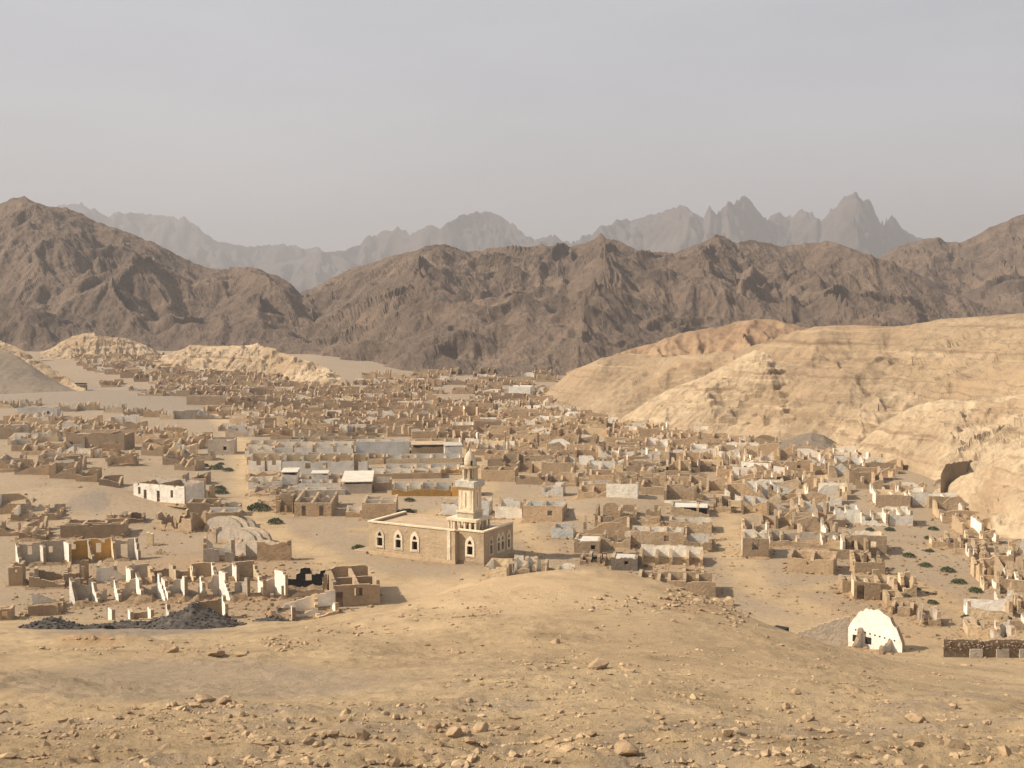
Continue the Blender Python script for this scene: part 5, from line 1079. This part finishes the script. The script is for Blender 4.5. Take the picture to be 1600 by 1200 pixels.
# ------------------------------------------------------------------ slag heaps
def slag(px, py, Y, wpx, hpx, dm, label, seed, peak=1.6, off=0.0):
    x, y, z = at(px, py, Y); z = gz(x, y); s = F / Y; w = wpx / s; h = hpx / s; g = np.random.default_rng(seed)
    n = 40; gx, gy = np.meshgrid(np.linspace(-w / 2, w / 2, n), np.linspace(-dm / 2, dm / 2, 26))
    r = np.sqrt(((gx - off * w) / (w / 2)) ** 2 + (gy / (dm / 2)) ** 2)
    ground_ = gh((gx + x).ravel(), (gy + y).ravel()).reshape(gx.shape) - z
    rise = np.clip(1 - r, 0, 1) ** peak * h * (0.8 + 0.4 * fbm(gx / 1.5 + seed, gy / 1.5, 3, seed)) + 0.15 * (fbm(gx / .5, gy / .5, 2, seed) - .4)
    zz = ground_ + np.where(r < 1, np.maximum(rise, 0.03), -0.3)
    t = empty('slag_heap', (x, y, z)); Vv = np.stack([gx.ravel(), gy.ravel(), zz.ravel()], -1)
    np_obj('heap_body', Vv, grid_faces(26, n), M['slag'], True, t)
    m = int(w * dm * 9); ii = g.integers(0, len(Vv), m); ii = ii[(r.ravel()[ii] < 1.05)]
    ps = Vv[ii] + g.uniform(-.25, .25, (len(ii), 3)) * (1, 1, 0.15); v2, t2 = stones_geo(ps, 0.07 + 0.17 * g.random(len(ii)) ** 2, seed + 1, 0.75)
    o = np_obj('slag_lumps', v2, t2, M['slag'], False, t); o['kind'] = 'stuff'
    tag(t, label, 'slag heap', 'black slag heaps')
slag(80, 974, 112, 95, 19, 6, 'low rounded black slag heap nearer the left edge', 1, 0.8)
slag(183, 979, 108, 170, 11, 4, 'long thin band of black slag joining the two heaps', 2, 0.5)
slag(305, 976, 108, 165, 36, 8, 'pointed black slag heap, the tallest of them', 3, 1.25, -0.02)
slag(425, 963, 122, 60, 9, 4, 'small flat black slag spill right of the pointed heap', 4, 0.7)

# ------------------------------------------------------------------ loose stones and boulders
def scatter_stones():
    g = np.random.default_rng(11); P_, S_ = [], []
    def add(px, py, size):
        z0 = None
        # walk the ray down to the ground
        px = np.asarray(px, float); py = np.asarray(py, float)
        b = (600 - py) / F; den = cos(TH) + b * sin(TH); sx = (px - 800) / F / den; sz = (-sin(TH) + b * cos(TH)) / den
        Y = np.full(px.shape, 20.0); hit = np.zeros(px.shape, bool)
        Yg = np.geomspace(20, 150, 150)
        last = np.full(px.shape, 20.0)
        for q in Yg:
            below = (H + sz * q) < ghr(sx * q, np.full(px.shape, q))
            new = below & ~hit; Y[new] = (last[new] + q) / 2; hit |= below; last[:] = q
        k = hit; Yk = Y[k]; xk = sx[k] * Yk; P_.append(np.stack([xk, Yk, ghr(xk, Yk)], -1)); S_.append(np.asarray(size)[k])
    n = 26000; px = g.uniform(-60, 1660, n); py = 1015 + 190 * g.random(n)
    dens = fbm(px / 90, py / 30, 3, 3); track = ((px < 760) & (py > 1022) & (py < 1105 - 0.03 * np.abs(px - 200)))
    k = (g.random(n) < np.clip((dens - 0.25) * 1.9, 0.05, 1)) & ~(track & (g.random(n) < 0.985)); px, py = px[k], py[k]
    add(px, py, 0.014 + 0.036 * g.random(len(px)) ** 2 + 0.15 * g.random(len(px)) ** 14)
    n = 1500; px = g.uniform(480, 1560, n); py = g.uniform(920, 1030, n); add(px, py, 0.03 + 0.16 * g.random(n) ** 6)
    for cx, cy, rx, ry, m, s0, s1 in ((330, 1100, 62, 12, 130, .08, .45), (250, 1108, 45, 9, 70, .07, .35), (445, 1006, 40, 11, 120, .10, .6), (1010, 945, 120, 14, 260, .10, .55), (1080, 932, 50, 12, 160, .12, .7), (1145, 965, 32, 14, 130, .10, .6), (1120, 945, 40, 14, 90, .1, .5),
                                     (700, 960, 90, 12, 110, .08, .4), (560, 985, 90, 9, 120, .08, .4), (930, 1045, 80, 10, 90, .08, .4), (840, 1035, 50, 8, 60, .08, .4), (130, 1012, 80, 8, 90, .07, .4), (290, 1012, 80, 8, 80, .07, .4), (780, 1065, 90, 14, 150, .06, .35), (1250, 1075, 300, 40, 320, .06, .3), (1300, 1130, 220, 22, 220, .05, .35),
                                     (90, 1140, 120, 16, 160, .05, .28), (600, 1130, 300, 25, 260, .05, .26), (1150, 1165, 350, 20, 220, .04, .22), (880, 1100, 200, 20, 160, .05, .28)):
        a = g.uniform(0, 2 * pi, m); r = np.sqrt(g.random(m)); add(cx + rx * r * np.cos(a), cy + ry * r * np.sin(a), (0.62 if cy < 1060 else 0.42) * (s0 + (s1 - s0) * g.random(m) ** 4))
    p = np.concatenate(P_); s = np.concatenate(S_); p[:, 2] += s * 0.10
    v, t = stones_geo(p, s, 77, 0.62)
    o = np_obj('loose_stones', v, t, M['stone_near'], False); o['kind'] = 'stuff'; o['label'] = 'countless loose tan stones on the hillside'
    print('STONES', len(p))
scatter_stones()
def boulder(px, py, wpx, label, seed, flat=0.6, rough=0.22, mat='stone_near', turn=0.0, hk=1.0):
    import bmesh
    b = (600 - py) / F; den = cos(TH) + b * sin(TH); sx = (px - 800) / F / den; sz = (-sin(TH) + b * cos(TH)) / den
    Y = 20.0
    while Y < 150 and H + sz * Y > gz(sx * Y, Y): Y += 0.1
    x = sx * Y; z = gz(x, Y); r = wpx / (F / Y) / 2
    bm = bmesh.new(); bmesh.ops.create_icosphere(bm, subdivisions=3, radius=1.0); rg = random.Random(seed)
    planes = []
    for _ in range(13):
        n_ = Vector((rg.gauss(0, 1), rg.gauss(0, 1), rg.gauss(0, 0.8))).normalized(); planes.append((n_, rg.uniform(0.55, 0.9)))
    for v in bm.verts:
        c = v.co.copy()
        for n_, d_ in planes:
            k = c.dot(n_)
            if k > d_: c -= n_ * (k - d_) * 0.95
        c *= 1 + rough * 0.35 * (rg.random() - 0.5)
        v.co = Vector((c.x * 1.1 * r, c.y * 0.85 * r, c.z * flat * hk * r))
    me = bpy.data.meshes.new('boulder'); bm.to_mesh(me); bm.free(); me.materials.append(M[mat])
    o = bpy.data.objects.new('boulder', me); COL.objects.link(o); o.location = (x, Y, z + r * flat * 0.25); o.rotation_euler = (rg.uniform(-.2, .2), rg.uniform(-.2, .2), turn)
    tag(o, label, 'boulder', 'boulders on the near hillside')
for k, (px, py, w, lab, fl) in enumerate(((263, 1020, 30, 'pale rounded boulder on the far edge of the track', .7), (338, 1023, 34, 'flat pale slab right of the rounded boulder by the track', .35), (378, 1023, 28, 'small flat pale slab beside the longer one by the track', .35),
    (678, 1142, 34, 'pale rock at the left of a group of four', .7), (709, 1151, 32, 'dull brown rock in the middle of a group of four', .7), (727, 1143, 20, 'small dark rock between two pale ones', .6), (752, 1142, 30, 'bright pointed pale rock at the right of a group of four', .85),
    (978, 1178, 56, 'large wedge-shaped pale rock with a dark side at the bottom edge', .7), (257, 1172, 26, 'dark low rock at the lower left', .6), (713, 1021, 24, 'small dark rock at the edge of the track', .5), (1263, 1125, 26, 'pale tilted slab with dark underside on the stony slope', .55), (1335, 1080, 34, 'small pale slab right of the centre on the slope', .4),
    (1430, 1127, 38, 'dark angular rock on the right slope', .6), (1486, 1166, 44, 'dark flat rock near the bottom right', .5), (1084, 1092, 15, 'small square dark stone on the slope', .9), (1228, 1107, 16, 'small dark upright stone on the slope', .9), (1245, 1084, 18, 'small pointed dark stone above the upright one', .8),
    (1330, 1133, 20, 'brown rock between the tilted slab and the dark angular rock', .7), (1293, 1145, 18, 'brown stub rock below the tilted slab', .8), (935, 1044, 46, 'wide low ledge rock in the middle of the slope', .5), (868, 1005, 18, 'pale round stone below the knoll', .7), (1052, 972, 14, 'small dark stone right on the bare knoll side', .6), (1120, 936, 26, 'dark overhanging ledge block at the end of the knoll', .8), (1085, 922, 34, 'dark-edged ledge block on top of the knoll', .4), (1137, 945, 24, 'upright pale block at the end of the knoll', 1.0),
    (320, 1097, 40, 'crumbly pale ledge in the stony patch by the track', .4), (352, 1100, 26, 'dark broken rock in the stony patch by the track', .7), (1510, 1040, 20, 'pale flat stone near the stone wall', .4))):
    boulder(px, py, w, lab, 500 + k, fl, turn=k * 1.7)

# ------------------------------------------------------------------ shrubs
def shrub_mesh(seed):
    g = np.random.default_rng(seed); n = 420
    a = g.uniform(0, 2 * pi, n); u = g.random(n) ** 0.5; hgt = np.sqrt(np.maximum(0, 1 - u * u)) * (0.55 + 0.45 * fbm(np.cos(a) * 2 + 5, np.sin(a) * 2 + seed, 2, seed))
    c = np.stack([u * np.cos(a) * (0.8 + .4 * g.random(n)), u * np.sin(a) * (0.8 + .4 * g.random(n)), hgt * g.uniform(0.45, 1.0, n) * 0.62 + 0.03], -1)
    d1 = g.normal(0, 1, (n, 3)); d1 /= np.linalg.norm(d1, axis=1)[:, None]; d2 = g.normal(0, 1, (n, 3)); d2 -= (d1 * d2).sum(1)[:, None] * d1; d2 /= np.linalg.norm(d2, axis=1)[:, None]
    s = g.uniform(0.07, 0.16, n)[:, None]
    V = np.stack([c - d1 * s, c - d2 * s * .55, c + d1 * s, c + d2 * s * .55], 1).reshape(-1, 3); V[:, 2] = np.maximum(V[:, 2], 0.01)
    T = (np.arange(n) * 4)[:, None] + np.arange(4)[None]
    return V, T
def build_shrubs():
    protos = []
    for k in range(4):
        V, T = shrub_mesh(40 + k); f = np_obj('foliage', V, T, M['leaf'], False)
        vv, ff = [], []
        for i in range(5):
            a = i * 2 * pi / 5 + k; v, fc = box_geo(-.02, .02, -.02, .02, 0, 0.5); b0 = len(vv)
            vv += [(p[0] + p[2] * cos(a) * 0.8, p[1] + p[2] * sin(a) * 0.8, p[2] * 0.8) for p in v]; ff += [tuple(q + b0 for q in h_) for h_ in fc]
        s_ = mesh_obj('stem', vv, ff, [M['twig']]); protos.append((f, s_))
    spots = [(404, 797, 13, 'widest green bush, before the low yard walls'), (430, 818, 9, 'green bush alone below the square roofless house'), (343, 765, 7, 'upper of two dark bushes right of the white house'), (345, 771, 8, 'lower of two dark bushes right of the white house'),
             (318, 729, 6, 'first small dark bush in the line below the diagonal row'), (338, 733, 8, 'second and largest dark bush in the line below the diagonal row'), (356, 736, 6, 'third small dark bush in the line below the diagonal row'), (345, 726, 4, 'tiny dark bush just above the line of three'),
             (560, 858, 8, 'green bush at the left corner of the mosque'), (622, 806, 9, 'bush against the roofless house with white rooms'), (636, 803, 9, 'leafy bush beside the roofless house with white rooms'), (640, 783, 6, 'dark bush on the ground before the ochre wall'),
             (1452, 842, 6, 'bush below the small ruin by the bluff'), (1420, 870, 7, 'uppermost dark bush on the right bare slope'), (1446, 885, 7, 'second dark bush down the right bare slope'), (1481, 893, 8, 'third and largest dark bush down the right bare slope'), (1498, 911, 8, 'fourth dark bush down the right bare slope'), (1524, 925, 8, 'fifth dark bush down the right bare slope'), (1523, 941, 8, 'lowest dark bush on the right bare slope'),
             (1457, 943, 6, 'dark bush under the ragged tan ruin'), (1428, 922, 7, 'leafy bush at the foot of the ragged tan ruin'), (1415, 932, 6, 'dark bush in the shade of the tan hut'), (1510, 966, 6, 'bush above the two white wall stubs'), (1516, 973, 6, 'lower bush above the two white wall stubs'), (1390, 829, 6, 'small bush in front of the end white house'), (1359, 829, 5, 'tiny bush before the middle white house'),
             (1458, 828, 6, 'bush on the bare patch by the bluff'), (1452, 862, 5, 'faint bush left of the leaning brown walls'), (1290, 821, 8, 'green bush between two box houses'), (1532, 972, 4, 'tiny bush near the two white stubs'), (1316, 866, 5, 'bush left of the two-window house'), (1140, 768, 6, 'bush at the top of the alley')]
    used = [False] * 4
    for i, (px, py, r, lab) in enumerate(spots):
        x, y, z = place(px, py); s = scale_at(py); R_ = r * 1.35 / s; k = i % 4; f, st = protos[k]
        if used[k]:
            f = f.copy(); st = st.copy(); COL.objects.link(f); COL.objects.link(st)
        used[k] = True
        t = empty('shrub', (x, y, z + 0.02), i * 1.3); t.scale = (R_, R_, R_ * 1.25); f.parent = t; st.parent = t
        tag(t, lab, 'shrub', 'low desert shrubs')
build_shrubs()

# ------------------------------------------------------------------ the dusty air
def haze():
    v, f = box_geo(-7000, 7000, -400, 8500, -6, 480)
    m = bpy.data.materials.new('dusty_air'); m.use_nodes = True; t = m.node_tree; t.nodes.clear()
    pv = t.nodes.new('ShaderNodeVolumePrincipled'); pv.inputs['Color'].default_value = (0.49, 0.50, 0.53, 1)
    pv.inputs['Density'].default_value = 0.00023; pv.inputs['Anisotropy'].default_value = 0.1
    o = t.nodes.new('ShaderNodeOutputMaterial'); t.links.new(pv.outputs['Volume'], o.inputs['Volume'])
    h = mesh_obj('haze', v, f, [m]); h['kind'] = 'stuff'; h['label'] = 'pale dust haze filling the valley air'
haze()
